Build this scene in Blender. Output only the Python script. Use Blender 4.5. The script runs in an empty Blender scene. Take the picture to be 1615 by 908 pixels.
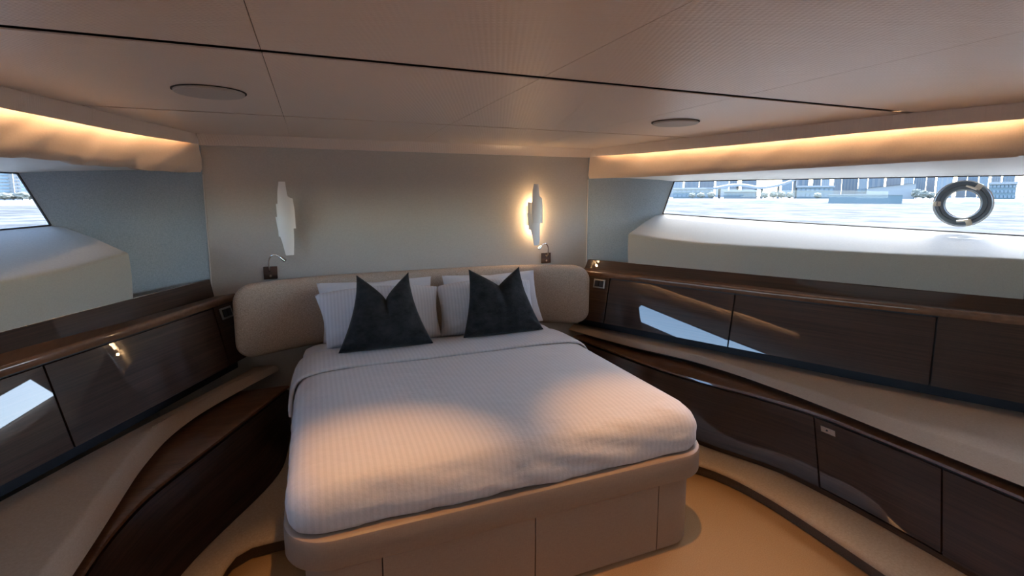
import bpy, bmesh, math, random
from mathutils import Vector, Matrix, noise
random.seed(7)
SC = bpy.context.scene
COL = SC.collection

# ------------------------------------------------------------------ camera
F_PX, YAW, PITCH = 790.0, math.radians(21.7), math.radians(7.5)
EYE = Vector((0, 0, 1.6))
RT = Vector((math.cos(YAW), -math.sin(YAW), 0))
FH = Vector((math.sin(YAW), math.cos(YAW), 0))
FW = FH * math.cos(PITCH) - Vector((0, 0, 1)) * math.sin(PITCH)
UP = FH * math.sin(PITCH) + Vector((0, 0, 1)) * math.cos(PITCH)
cd = bpy.data.cameras.new('camera')
cd.sensor_width = 36.0
cd.lens = F_PX / 1615 * 36.0
cd.shift_y = -42.0 / 1615
cd.clip_start = 0.02
cd.clip_end = 5000
cam = bpy.data.objects.new('camera', cd)
M = Matrix((RT, UP, -FW)).transposed().to_4x4()
M.translation = EYE
cam.matrix_world = M
COL.objects.link(cam)
SC.camera = cam

# ------------------------------------------------------------------ world, sun, exposure
SC.view_settings.view_transform = 'Standard'
SC.view_settings.look = 'None'
SC.view_settings.exposure = 0.0
SC.view_settings.gamma = 1.0
W = bpy.data.worlds.new('sky')
SC.world = W
W.use_nodes = True
wn = W.node_tree.nodes
wl = W.node_tree.links
sky = wn.new('ShaderNodeTexSky')
sky.sky_type = 'NISHITA'
sky.sun_disc = False
sky.sun_elevation = math.radians(52)
sky.sun_rotation = math.radians(60)
sky.dust_density = 1.6
sky.air_density = 1.0
sky.ozone_density = 2.0
bg = wn['Background']
wl.new(sky.outputs[0], bg.inputs[0])
bg.inputs[1].default_value = 2.75
sd = bpy.data.lights.new('sun', 'SUN')
sd.energy = 10.0
sd.angle = math.radians(0.6)
sd.color = (1, 0.95, 0.87)
sun = bpy.data.objects.new('sun', sd)
sun.rotation_euler = Vector((-0.30, -0.30, -1.0)).to_track_quat('-Z', 'Y').to_euler()
sun.location = (8, 8, 20)
COL.objects.link(sun)

WARM = (1.0, 0.49, 0.15)


def spot(name, loc, target, power, size, blend, color=WARM, radius=0.03):
    d = bpy.data.lights.new(name, 'SPOT')
    d.energy = power
    d.spot_size = math.radians(size)
    d.spot_blend = blend
    d.color = color
    d.shadow_soft_size = radius
    o = bpy.data.objects.new(name, d)
    o.location = loc
    o.rotation_euler = (Vector(target) - Vector(loc)).to_track_quat('-Z', 'Y').to_euler()
    COL.objects.link(o)
    return o


# two small spots sit in the cross slot of the ceiling above the foot of the bed, two unseen ones are added further aft as warm fill
DOWNLIGHTS = [(0.16, 1.625), (1.40, 1.625), (0.10, -0.5), (1.45, -0.5)]
for i, (x, y) in enumerate(DOWNLIGHTS):
    spot('downlight_lamp', (x, y, 1.998), (x, y + 0.04 if y > 0 else y + 0.3, 0), 66 if y > 0 else 85, 54 if y > 0 else 100, 0.75, radius=0.012 if y > 0 else 0.03)

# ------------------------------------------------------------------ materials
MATS = {}


def pmat(name, color, rough=0.6, metal=0.0, coat=0.0, coat_rough=0.03, spec=0.5, sheen=0.0):
    m = bpy.data.materials.new(name)
    m.use_nodes = True
    b = m.node_tree.nodes['Principled BSDF']
    b.inputs['Base Color'].default_value = (*color, 1)
    b.inputs['Roughness'].default_value = rough
    b.inputs['Metallic'].default_value = metal
    b.inputs['Coat Weight'].default_value = coat
    b.inputs['Coat Roughness'].default_value = coat_rough
    b.inputs['Specular IOR Level'].default_value = spec
    b.inputs['Sheen Weight'].default_value = sheen
    MATS[name] = m
    return m, m.node_tree.nodes, m.node_tree.links, b


def mapped(n, l, scale, rot=(0, 0, 0)):
    tc = n.new('ShaderNodeTexCoord')
    mp = n.new('ShaderNodeMapping')
    mp.inputs['Scale'].default_value = scale
    mp.inputs['Rotation'].default_value = rot
    l.new(tc.outputs['Object'], mp.inputs['Vector'])
    return mp.outputs[0]


def ramp(n, l, src, c0, c1, p0=0.3, p1=0.7):
    r = n.new('ShaderNodeValToRGB')
    r.color_ramp.elements[0].color = (*c0, 1)
    r.color_ramp.elements[1].color = (*c1, 1)
    r.color_ramp.elements[0].position = p0
    r.color_ramp.elements[1].position = p1
    l.new(src, r.inputs[0])
    return r.outputs[0]


def noise_tex(n, l, vec, scale=1.0, detail=4, rough=0.6):
    t = n.new('ShaderNodeTexNoise')
    t.inputs['Scale'].default_value = scale
    t.inputs['Detail'].default_value = detail
    t.inputs['Roughness'].default_value = rough
    l.new(vec, t.inputs['Vector'])
    return t.outputs['Fac']


def add_bump(n, l, b, height, strength=0.2, dist=0.002, coat=False):
    bp = n.new('ShaderNodeBump')
    bp.inputs['Strength'].default_value = strength
    bp.inputs['Distance'].default_value = dist
    l.new(height, bp.inputs['Height'])
    l.new(bp.outputs[0], b.inputs['Normal'])


def wood(name, dark, light, scale, rough=0.3, coat=1.0):
    m, n, l, b = pmat(name, light, rough, coat=coat, coat_rough=0.015, spec=0.2)
    f1 = noise_tex(n, l, mapped(n, l, scale), 1.0, 6, 0.65)
    f2 = noise_tex(n, l, mapped(n, l, tuple(s * 0.22 for s in scale)), 1.0, 2, 0.5)
    mx = n.new('ShaderNodeMath')
    mx.operation = 'MULTIPLY_ADD'
    l.new(f1, mx.inputs[0])
    mx.inputs[1].default_value = 0.65
    ml = n.new('ShaderNodeMath')
    ml.operation = 'MULTIPLY'
    l.new(f2, ml.inputs[0])
    ml.inputs[1].default_value = 0.35
    l.new(ml.outputs[0], mx.inputs[2])
    l.new(ramp(n, l, mx.outputs[0], dark, light, 0.34, 0.66), b.inputs['Base Color'])
    return m


wood('walnut', (0.018, 0.0078, 0.0045), (0.066, 0.030, 0.0175), (2.0, 2.0, 130), 0.55)
wood('walnut_top', (0.11, 0.054, 0.030), (0.20, 0.10, 0.058), (60, 6, 60))
wood('walnut_ledge', (0.095, 0.042, 0.022), (0.19, 0.09, 0.048), (14, 130, 20))


def fabric(name, c0, c1, sc=420, bump=0.25, rough=0.85, sheen=0.0, big=6.0):
    m, n, l, b = pmat(name, c0, rough, sheen=sheen)
    a = noise_tex(n, l, mapped(n, l, (sc, sc, sc * 0.18)), 1.0, 2)
    c = noise_tex(n, l, mapped(n, l, (sc * 0.18, sc * 0.18, sc)), 1.0, 2)
    ad = n.new('ShaderNodeMath')
    ad.operation = 'ADD'
    l.new(a, ad.inputs[0])
    l.new(c, ad.inputs[1])
    hf = n.new('ShaderNodeMath')
    hf.operation = 'MULTIPLY'
    hf.inputs[1].default_value = 0.5
    l.new(ad.outputs[0], hf.inputs[0])
    l.new(ramp(n, l, hf.outputs[0], c0, c1, 0.38, 0.62), b.inputs['Base Color'])
    add_bump(n, l, b, hf.outputs[0], bump, 0.0015)
    return m


fabric('wall_fabric', (0.50, 0.465, 0.42), (0.565, 0.53, 0.48), 420, 0.2)
fabric('teal_fabric', (0.29, 0.375, 0.455), (0.395, 0.495, 0.585), 420, 0.25)
fabric('hull_fabric', (0.37, 0.375, 0.355), (0.42, 0.425, 0.40), 500, 0.12)
fabric('shelf_fabric', (0.40, 0.30, 0.22), (0.46, 0.35, 0.265), 520, 0.15)
fabric('headboard_fabric', (0.34, 0.265, 0.20), (0.62, 0.51, 0.41), 560, 0.6)
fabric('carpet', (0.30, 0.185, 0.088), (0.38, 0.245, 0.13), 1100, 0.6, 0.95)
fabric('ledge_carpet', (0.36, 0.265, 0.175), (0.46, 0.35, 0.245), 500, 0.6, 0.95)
fabric('shaded_riser', (0.10, 0.065, 0.040), (0.14, 0.09, 0.055), 700, 0.4, 0.95)  # brown riser made darker: shade below the ledge lip is in its colour
fabric('valance_fabric', (0.72, 0.59, 0.47), (0.78, 0.65, 0.53), 400, 0.12, sheen=0.1)
fabric('bed_leather', (0.265, 0.187, 0.13), (0.295, 0.212, 0.15), 300, 0.08, 0.5)
fabric('pillow_cotton', (0.64, 0.63, 0.64), (0.70, 0.69, 0.70), 500, 0.12)
fabric('soffit_paint', (0.80, 0.80, 0.77), (0.84, 0.84, 0.81), 60, 0.02, 0.5)

# ceiling: embossed woven vinyl
m, n, l, b = pmat('ceiling_vinyl', (0.78, 0.66, 0.57), 0.40, spec=0.8, coat=0.4, coat_rough=0.34)
v = mapped(n, l, (1, 1, 1), (0, 0, math.radians(20)))
w1 = n.new('ShaderNodeTexWave')
w1.bands_direction = 'X'
w1.inputs['Scale'].default_value = 20
w2 = n.new('ShaderNodeTexWave')
w2.bands_direction = 'Y'
w2.inputs['Scale'].default_value = 30
w2.inputs['Distortion'].default_value = 1.5
l.new(v, w1.inputs[0])
l.new(v, w2.inputs[0])
mu = n.new('ShaderNodeMath')
mu.operation = 'MULTIPLY'
l.new(w1.outputs[1], mu.inputs[0])
l.new(w2.outputs[1], mu.inputs[1])
add_bump(n, l, b, mu.outputs[0], 0.5, 0.002)

# striped satin cotton for the duvet: bands along the bed
def satin(name, c0, c1, freq):
    m, n, l, b = pmat(name, c0, 0.62, sheen=0.15)
    w = n.new('ShaderNodeTexWave')
    w.bands_direction = 'X'
    w.wave_profile = 'SIN'
    w.inputs['Scale'].default_value = freq
    w.inputs['Distortion'].default_value = 0.0
    l.new(mapped(n, l, (1, 1, 1)), w.inputs[0])
    col = ramp(n, l, w.outputs[1], c0, c1, 0.42, 0.58)
    l.new(col, b.inputs['Base Color'])
    r = n.new('ShaderNodeMapRange')
    r.inputs[3].default_value = 0.68
    r.inputs[4].default_value = 0.60
    l.new(w.outputs[1], r.inputs[0])
    l.new(r.outputs[0], b.inputs['Roughness'])
    nz = noise_tex(n, l, mapped(n, l, (7, 11, 7)), 1.0, 5, 0.55)
    add_bump(n, l, b, nz, 0.35, 0.03)


satin('duvet_satin', (0.56, 0.53, 0.50), (0.60, 0.565, 0.535), 13.0)
satin('pillow_satin', (0.60, 0.59, 0.60), (0.66, 0.65, 0.66), 15.0)

m, n, l, b = pmat('charcoal_velvet', (0.012, 0.014, 0.016), 0.8, sheen=0.22, spec=0.2)
b.inputs['Sheen Roughness'].default_value = 0.35
b.inputs['Sheen Tint'].default_value = (0.75, 0.8, 0.8, 1)
nz = noise_tex(n, l, mapped(n, l, (9, 9, 14)), 1.0, 6, 0.7)
l.new(ramp(n, l, nz, (0.008, 0.009, 0.010), (0.034, 0.036, 0.037), 0.35, 0.7), b.inputs['Base Color'])
add_bump(n, l, b, nz, 0.4, 0.02)

pmat('recess_dark', (0.010, 0.012, 0.018), 0.5)
pmat('groove_dark', (0.014, 0.009, 0.007), 0.7)
pmat('fiddle_metal', (0.45, 0.42, 0.40), 0.25, 1.0)
pmat('chrome', (0.75, 0.72, 0.69), 0.15, 1.0)
pmat('bronze_plate', (0.10, 0.055, 0.040), 0.25, 0.6, coat=0.6)
pmat('black_glass', (0.008, 0.010, 0.016), 0.08, coat=1.0)
pmat('switch_frame', (0.30, 0.28, 0.27), 0.35, 0.5)
pmat('white_plaster', (0.92, 0.92, 0.91), 0.4)
pmat('speaker_grille', (0.50, 0.46, 0.42), 0.55)
pmat('window_seal', (0.02, 0.022, 0.028), 0.4)
pmat('porthole_rubber', (0.13, 0.165, 0.20), 0.4)
pmat('porthole_metal', (0.80, 0.76, 0.66), 0.3, 0.7)
pmat('bead_white', (0.70, 0.68, 0.64), 0.4)
pmat('hull_outer', (0.75, 0.75, 0.75), 0.4)
pmat('button_dark', (0.02, 0.02, 0.03), 0.3)

m = bpy.data.materials.new('led_glow')
m.use_nodes = True
m.node_tree.nodes.clear()
em = m.node_tree.nodes.new('ShaderNodeEmission')
em.inputs[0].default_value = (1.0, 0.64, 0.36, 1)
em.inputs[1].default_value = 50.0
mo = m.node_tree.nodes.new('ShaderNodeOutputMaterial')
m.node_tree.links.new(em.outputs[0], mo.inputs[0])
MATS['led_glow'] = m

m = bpy.data.materials.new('window_glass')
m.use_nodes = True
nn, ll = m.node_tree.nodes, m.node_tree.links
nn.clear()
tr = nn.new('ShaderNodeBsdfTransparent')
tr.inputs[0].default_value = (0.93, 0.97, 0.98, 1)
gl = nn.new('ShaderNodeBsdfGlossy')
gl.inputs['Roughness'].default_value = 0.01
# Schlick reflectance, the same from both sides of the thin pane
lw = nn.new('ShaderNodeLayerWeight')
lw.inputs[0].default_value = 0.5
pw = nn.new('ShaderNodeMath')
pw.operation = 'POWER'
pw.inputs[1].default_value = 5.0
ll.new(lw.outputs['Facing'], pw.inputs[0])
fr = nn.new('ShaderNodeMath')
fr.operation = 'MULTIPLY_ADD'
fr.inputs[1].default_value = 0.9
fr.inputs[2].default_value = 0.05
ll.new(pw.outputs[0], fr.inputs[0])
mi = nn.new('ShaderNodeMixShader')
ou = nn.new('ShaderNodeOutputMaterial')
ll.new(fr.outputs[0], mi.inputs[0])
ll.new(tr.outputs[0], mi.inputs[1])
ll.new(gl.outputs[0], mi.inputs[2])
ll.new(mi.outputs[0], ou.inputs[0])
MATS['window_glass'] = m

# sea
m, n, l, b = pmat('sea_water', (0.1, 0.1, 0.1), 0.9)
v = mapped(n, l, (0.16, 0.16, 0.16))
nz = noise_tex(n, l, v, 1.0, 8, 0.7)
df = n.new('ShaderNodeBsdfDiffuse')
gs = n.new('ShaderNodeBsdfGlossy')
gs.inputs['Roughness'].default_value = 0.3
ms = n.new('ShaderNodeMixShader')
ms.inputs[0].default_value = 0.02
l.new(ramp(n, l, nz, (0.044, 0.045, 0.044), (0.102, 0.100, 0.096), 0.42, 0.58), df.inputs[0])
bp = n.new('ShaderNodeBump')
bp.inputs['Strength'].default_value = 0.6
bp.inputs['Distance'].default_value = 0.5
l.new(nz, bp.inputs['Height'])
l.new(bp.outputs[0], gs.inputs['Normal'])
l.new(df.outputs[0], ms.inputs[1])
l.new(gs.outputs[0], ms.inputs[2])
l.new(ms.outputs[0], n['Material Output'].inputs[0])


def plain(name, c, rough=0.7):
    pmat(name, c, rough)


for nm, c in dict(hazy_glass=(0.0909, 0.1120, 0.1258), hazy_teal=(0.0651, 0.0909, 0.1001), hazy_white=(0.1574, 0.1574, 0.1545),  # far shore: aerial haze is put into these pale, low-contrast colours
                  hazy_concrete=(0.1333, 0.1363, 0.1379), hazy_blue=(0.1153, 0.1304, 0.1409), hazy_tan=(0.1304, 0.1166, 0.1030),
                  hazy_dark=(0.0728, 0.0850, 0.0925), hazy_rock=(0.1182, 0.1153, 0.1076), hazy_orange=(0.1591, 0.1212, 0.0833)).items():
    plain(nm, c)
plain('bright_wall', (0.2273, 0.2273, 0.2227))  # left shore faces away from the sun: extra brightness put into these colours
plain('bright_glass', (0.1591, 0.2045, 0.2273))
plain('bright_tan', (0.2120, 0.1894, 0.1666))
m, n, l, b = pmat('hazy_leaf', (0.34, 0.38, 0.30), 0.8)  # tree crowns have the same haze mixed into their colour
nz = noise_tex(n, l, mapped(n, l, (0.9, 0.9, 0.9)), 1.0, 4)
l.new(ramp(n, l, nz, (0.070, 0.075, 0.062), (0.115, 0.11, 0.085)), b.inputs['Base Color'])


# ------------------------------------------------------------------ mesh helpers
def thing(name, label, cat, loc=(0, 0, 0), group=None):
    o = bpy.data.objects.new(name, None)
    o.empty_display_size = 0.1
    COL.objects.link(o)
    o.location = loc
    if label:
        o['label'] = label
    if cat:
        o['category'] = cat
    if group:
        o['group'] = group
    return o


def root_of(p):
    while p.parent:
        p = p.parent
    return p


def mobj(name, bm, mat, parent=None, smooth=True, angle=40, label=None, kind=None, cat=None, recalc=True):
    """world-space bmesh -> one mesh object (re-based on the root of its parent)"""
    if recalc:
        bmesh.ops.recalc_face_normals(bm, faces=bm.faces[:])
    if parent is not None:
        off = root_of(parent).location
        for vv in bm.verts:
            vv.co -= off
    me = bpy.data.meshes.new(name)
    if smooth:
        ca = math.radians(angle)
        for f in bm.faces:
            f.smooth = True
        for e in bm.edges:
            if len(e.link_faces) == 2 and e.calc_face_angle(0) > ca:
                e.smooth = False
    bm.to_mesh(me)
    bm.free()
    me.materials.append(MATS[mat])
    o = bpy.data.objects.new(name, me)
    COL.objects.link(o)
    if parent is not None:
        o.parent = parent
    if label:
        o['label'] = label
    if kind:
        o['kind'] = kind
    if cat:
        o['category'] = cat
    return o


def copy_tree(o, parent=None):
    c = o.copy()
    COL.objects.link(c)
    if parent:
        c.parent = parent
    for ch in list(o.children):
        copy_tree(ch, c)
    return c


def add_grid(bm, rows, closed_v=False, cap=False):
    vs = [[bm.verts.new(p) for p in r] for r in rows]
    nr, nc = len(vs), len(vs[0])
    for i in range(nr - 1):
        for j in range(nc if closed_v else nc - 1):
            k = (j + 1) % nc
            bm.faces.new((vs[i][j], vs[i][k], vs[i + 1][k], vs[i + 1][j]))
    if cap:
        bm.faces.new(vs[0])
        bm.faces.new(vs[-1][::-1])
    return vs


def add_box(bm, c, s, rot=None):
    r = bmesh.ops.create_cube(bm, size=1)
    mt = Matrix.Translation(c) @ (rot.to_4x4() if rot else Matrix()) @ Matrix.Diagonal((*s, 1))
    bmesh.ops.transform(bm, matrix=mt, verts=r['verts'])
    return r['verts']


def bevel(bm, w, seg=2, ang=30):
    es = [e for e in bm.edges if len(e.link_faces) == 2 and e.calc_face_angle(0) > math.radians(ang)]
    if es:
        bmesh.ops.bevel(bm, geom=es, offset=w, segments=seg, affect='EDGES', profile=0.6, clamp_overlap=True)


def add_tube(bm, pts, r, seg=10, caps=True):
    pts = [Vector(p) for p in pts]
    rows = []
    ref = None
    for i, p in enumerate(pts):
        t = (pts[min(i + 1, len(pts) - 1)] - pts[max(i - 1, 0)]).normalized()
        if ref is None:
            ref = t.orthogonal().normalized()
        ref = (ref - t * ref.dot(t)).normalized()
        bi = t.cross(ref)
        rr = r[i] if isinstance(r, (list, tuple)) else r
        rows.append([p + (ref * math.cos(a) + bi * math.sin(a)) * rr for a in
                     [2 * math.pi * k / seg for k in range(seg)]])
    add_grid(bm, rows, True, caps)


def add_disc_lathe(bm, c, prof, seg=32, axis=Vector((0, 0, 1))):
    """prof: list of (r, h) revolved about axis through c"""
    q = axis.to_track_quat('Z', 'Y')
    rows = []
    for r, h in prof:
        rows.append([Vector(c) + q @ Vector((r * math.cos(a), r * math.sin(a), h)) for a in
                     [2 * math.pi * k / seg for k in range(seg)]])
    add_grid(bm, rows, True, True)


def hermite(xs, ys):
    """monotone cubic through points, linear beyond both ends"""
    idx = sorted(range(len(xs)), key=lambda i: xs[i])
    x = [xs[i] for i in idx]
    y = [ys[i] for i in idx]
    nn_ = len(x)
    d = [(y[i + 1] - y[i]) / (x[i + 1] - x[i]) for i in range(nn_ - 1)]
    mm = [d[0]] + [0 if d[i - 1] * d[i] <= 0 else 2 * d[i - 1] * d[i] / (d[i - 1] + d[i]) for i in range(1, nn_ - 1)] + [d[-1]]

    def f(t):
        if t <= x[0]:
            return y[0] + mm[0] * (t - x[0])
        if t >= x[-1]:
            return y[-1] + mm[-1] * (t - x[-1])
        for i in range(nn_ - 1):
            if t <= x[i + 1]:
                h = x[i + 1] - x[i]
                s = (t - x[i]) / h
                return ((1 + 2 * s) * (1 - s) ** 2 * y[i] + s * (1 - s) ** 2 * h * mm[i]
                        + s * s * (3 - 2 * s) * y[i + 1] + s * s * (s - 1) * h * mm[i + 1])
    return f


XC = 0.765          # centreline of the cabin
BOW = 3.71          # inner face of the bow wall


class Line:
    """a long line of the cabin side: half width dx and height z as functions of Y"""
    def __init__(self, sg, pts, z=None):
        self.sg = sg
        ys = [p[1] for p in pts]
        self.fx = hermite(ys, [p[0] for p in pts])
        self.fz = (lambda t: z) if z is not None else hermite(ys, [p[2] for p in pts])

    def at(self, y, dx=0.0, dz=0.0, n=0.0):
        """n = offset inboard along the plan normal"""
        px, py = self.fx(y) + dx, y
        if n:
            s = (self.fx(y + 0.02) - self.fx(y - 0.02)) / 0.04
            L = math.hypot(1, s)
            px -= n / L
            py += n * s / L
        return Vector((XC + self.sg * px, py, self.fz(y) + dz))


def span(a, b, k):
    return [a + (b - a) * i / (k - 1) for i in range(k)]


CEIL = [(1.385, 3.71), (1.62, 3.19), (1.73, 2.78), (1.825, 2.42), (1.96, 1.72), (2.12, 1.26), (2.30, 0.6), (2.42, -0.4), (2.5, -1.5)]
SIDES = {}


def straight(dx0, y0, slope, *zs):
    """points of a straight line in plan: half width dx0 at y0, widening aft; zs = (y, z) pairs or one z"""
    return [(dx0 + slope * (y0 - y), y, z) for y, z in zs]


def rez(pts, z0, z1):
    k = (1.6 - z1) / (1.6 - z0)
    return [((a + 0.765) * k - 0.765, b * k) for a, b in pts]


def rezl(pts, z0, z1):
    k = (1.6 - z1) / (1.6 - z0)
    return [((a - 0.765) * k + 0.765, b * k) for a, b in pts]


for sg, nm in ((1, 'right'), (-1, 'left')):
    S = {}
    S['ceil'] = Line(sg, CEIL, 2.0)
    if sg > 0:
        S['fid_top'] = Line(sg, [(1.40, 3.71), (1.585, 3.38), (2.09, 2.46), (2.675, 1.41), (2.95, 0.95)], 1.058)
        S['fid_base'] = Line(sg, [(1.37, 3.71), (1.55, 3.37), (2.00, 2.55), (2.20, 2.14), (2.46, 1.68), (2.65, 1.40), (2.95, 0.93)], 0.985)
        S['nose'] = Line(sg, straight(1.437, 3.397, 0.51, (3.71, .962), (3.0, .962), (2.4, .963), (1.6, .975), (0.95, .985)))
        S['door_bot'] = Line(sg, straight(1.360, 3.35, 0.51, (3.71, .59), (2.0, .59), (0.9, .59)))
        S['shelf_back'] = Line(sg, rez([(1.365, 3.71), (2.029, 2.358), (2.165, 2.068), (2.572, 1.297), (2.8, 0.85)], .48, .51), 0.51)
        S['crease'] = Line(sg, rez([(1.325, 3.80), (1.52, 3.14), (1.725, 2.69), (1.82, 2.27), (1.89, 1.88), (1.925, 1.4), (1.955, 1.05), (2.0, 0.3)], .48, .51), 0.508)
        S['shelf_low'] = Line(sg, rez([(1.29, 3.71), (1.487, 3.12), (1.685, 2.681), (1.775, 2.258), (1.815, 1.831), (1.83, 1.218), (1.85, 0.8)], .44, .465), 0.465)
        S['low_nose'] = Line(sg, rez([(1.27, 3.71), (1.345, 3.237), (1.445, 2.733), (1.56, 2.406), (1.668, 2.167), (1.78, 1.80), (1.815, 1.3), (1.83, 0.6)], .40, .425), 0.425)
        S['kick_back'] = Line(sg, [(1.02, 3.3), (1.373, 2.241), (1.565, 1.775), (1.600, 1.337), (1.605, 0.6)], 0.09)
        S['kick_front'] = [(0.80, 2.27), (0.95, 2.262), (1.08, 2.23), (1.175, 2.15), (1.255, 2.03), (1.31, 1.85), (1.332, 1.65), (1.335, 1.45), (1.33, 1.1), (1.33, 0.3), (1.33, -1.5)]
        S['glass_top'] = Line(sg, [(1.70, 3.852), (1.985, 3.338), (2.407, 2.581), (2.96, 1.586), (3.4, 0.8), (4.4, -1.3)], 1.712)
        S['glass_bot'] = Line(sg, [(1.70, 3.852, 1.46), (1.944, 3.413, 1.449), (2.234, 2.891, 1.424), (2.499, 2.415, 1.405), (2.652, 2.139, 1.396), (2.976, 1.559, 1.374), (3.4, 0.8, 1.35), (4.4, -1.3, 1.33)])
        S['box_crease'] = Line(sg, [(1.385, 3.71, 1.31), (1.58, 3.376, 1.293), (1.70, 3.16, 1.266), (1.896, 2.811, 1.250), (2.25, 2.17, 1.252), (2.662, 1.433, 1.268)])
        S['fore'] = (3.413, 3.338, 3.376)       # glass fore edge bottom, top, box fore end
        S['aft'] = 1.405
    else:
        S['fid_top'] = Line(sg, [(1.395, 3.71), (1.655, 3.16), (1.825, 2.80), (1.935, 2.55), (2.11, 2.1), (2.4, 1.41), (2.56, 0.95)], 1.060)
        S['fid_base'] = Line(sg, [(1.378, 3.71, .946), (1.640, 3.16, .953), (1.812, 2.80, .968), (1.928, 2.55, .978), (2.105, 2.1, .985), (2.395, 1.41, .99), (2.555, 0.95, .99)])
        S['nose'] = Line(sg, straight(1.365, 3.504, 0.51, (3.71, .935), (3.0, .930), (0.95, .925)))
        S['door_bot'] = Line(sg, straight(1.285, 3.423, 0.51, (3.71, .56), (2.8, .55), (0.9, .55)))
        S['shelf_back'] = Line(sg, rezl([(1.09, 3.61), (1.168, 3.46), (1.575, 2.753), (1.86, 2.224), (2.2, 1.5), (2.4, 0.85)], .48, .455), 0.455)
        S['crease'] = Line(sg, rezl([(1.00, 3.63), (1.446, 3.013), (1.535, 2.72), (1.562, 2.42), (1.566, 2.0), (1.568, 1.7), (1.57, 0.3)], .48, .455), 0.453)
        S['shelf_low'] = Line(sg, rezl([(0.985, 3.63), (1.203, 3.289), (1.410, 2.893), (1.475, 2.64), (1.498, 2.35), (1.50, 2.0), (1.505, 1.7), (1.51, 0.8)], .44, .415), 0.415)
        S['low_nose'] = Line(sg, rezl([(0.80, 3.71), (0.924, 3.424), (1.277, 2.642), (1.35, 2.487), (1.45, 2.233), (1.492, 1.98), (1.50, 1.85), (1.502, 0.6)], .40, .375), 0.375)
        S['kick_back'] = Line(sg, [(0.95, 3.60), (0.978, 2.98), (1.325, 2.185), (1.42, 1.85), (1.44, 1.5), (1.44, 0.6)], 0.09)
        S['kick_front'] = [(0.80, 2.295), (0.95, 2.295), (1.07, 2.293), (1.135, 2.255), (1.18, 2.12), (1.215, 1.9), (1.23, 1.6), (1.235, 1.1), (1.235, 0.3), (1.235, -1.5)]
        S['glass_top'] = Line(sg, [(1.79, 3.605), (2.054, 3.095), (2.084, 3.032), (2.36, 2.447), (2.76, 1.6), (3.14, 0.8), (4.1, -1.3)], 1.704)
        S['glass_bot'] = Line(sg, [(1.79, 3.605, 1.46), (1.999, 3.214, 1.451), (2.098, 3.003, 1.445), (2.36, 2.447, 1.43), (2.76, 1.6, 1.40), (3.14, 0.8, 1.38), (4.1, -1.3, 1.35)])
        S['box_crease'] = Line(sg, [(1.395, 3.71, 1.33), (1.666, 3.133, 1.300), (1.816, 2.815, 1.264), (1.93, 2.575, 1.256), (2.38, 1.45, 1.262)])
        S['fore'] = (3.214, 3.095, 3.145)
        S['aft'] = 1.405
    SIDES[nm] = S

# ------------------------------------------------------------------ setting: floor, walls, ceiling
def hull_plate(z0, z1, out=0.03):
    """a plate with the outline of the hull"""
    gr, gl_ = SIDES['right']['glass_top'], SIDES['left']['glass_top']
    ys = span(3.70, -1.5, 24)
    pts = [gr.at(y, out) for y in ys] + [gl_.at(y, out) for y in reversed(ys)]
    b = bmesh.new()
    add_grid(b, [[Vector((p.x, p.y, z)) for p in pts] for z in (z0, z1)], True, True)
    return b


bm = hull_plate(-0.06, 0.0)
floor = mobj('floor', bm, 'carpet', smooth=False, kind='structure')
for nm in ('left', 'right'):
    S = SIDES[nm]
    sg = 1 if nm == 'right' else -1
    bedx = 0.80
    bm = bmesh.new()
    front = [Vector((XC + sg * a, b, 0.09)) for a, b in S['kick_front']]
    kb = S['kick_back']
    # carpeted ledge: strip between the cabinet foot and the curved front edge, rounded at its edge
    rows, rows_r = [], []
    K = 60
    # parametrise the front edge by arc length
    cum = [0]
    for i in range(1, len(front)):
        cum.append(cum[-1] + (front[i] - front[i - 1]).length)
    fx = hermite(cum, [p.x for p in front])
    fy = hermite(cum, [p.y for p in front])
    for i in range(K):
        s = cum[-1] * i / (K - 1)
        p = Vector((fx(s), fy(s), 0.09))
        t = Vector((fx(s + .01) - fx(s - .01), fy(s + .01) - fy(s - .01), 0)).normalized()
        nrm = Vector((t.y, -t.x, 0)) * sg
        # inboard normal has to point to the floor
        if nrm.dot(Vector((XC, 0.6, 0)) - Vector((p.x, p.y, 0))) < 0:
            nrm = -nrm
        yb = 3.66 + (-1.5 - 3.66) * (s / cum[-1])
        yb = 3.66 - (3.66 - p.y) * min(1, s / 0.6) if s < 0.6 else p.y
        back = Vector((XC + sg * max(bedx + .004, kb.fx(yb) + 0.05), yb, 0.09))
        low = p - nrm * 0.03
        rows.append([back, back.lerp(p - nrm * 0.03, 0.5), p - nrm * 0.03, p - nrm * 0.010 + Vector((0, 0, -.004)),
                     p + Vector((0, 0, -.014)), p + Vector((0, 0, -.022)), low + Vector((0, 0, -.026))])
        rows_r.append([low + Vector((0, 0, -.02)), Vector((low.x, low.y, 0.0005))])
    add_grid(bm, rows)
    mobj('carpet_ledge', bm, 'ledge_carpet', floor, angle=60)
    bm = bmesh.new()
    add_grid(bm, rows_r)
    mobj('ledge_riser', bm, 'shaded_riser', floor)

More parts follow.
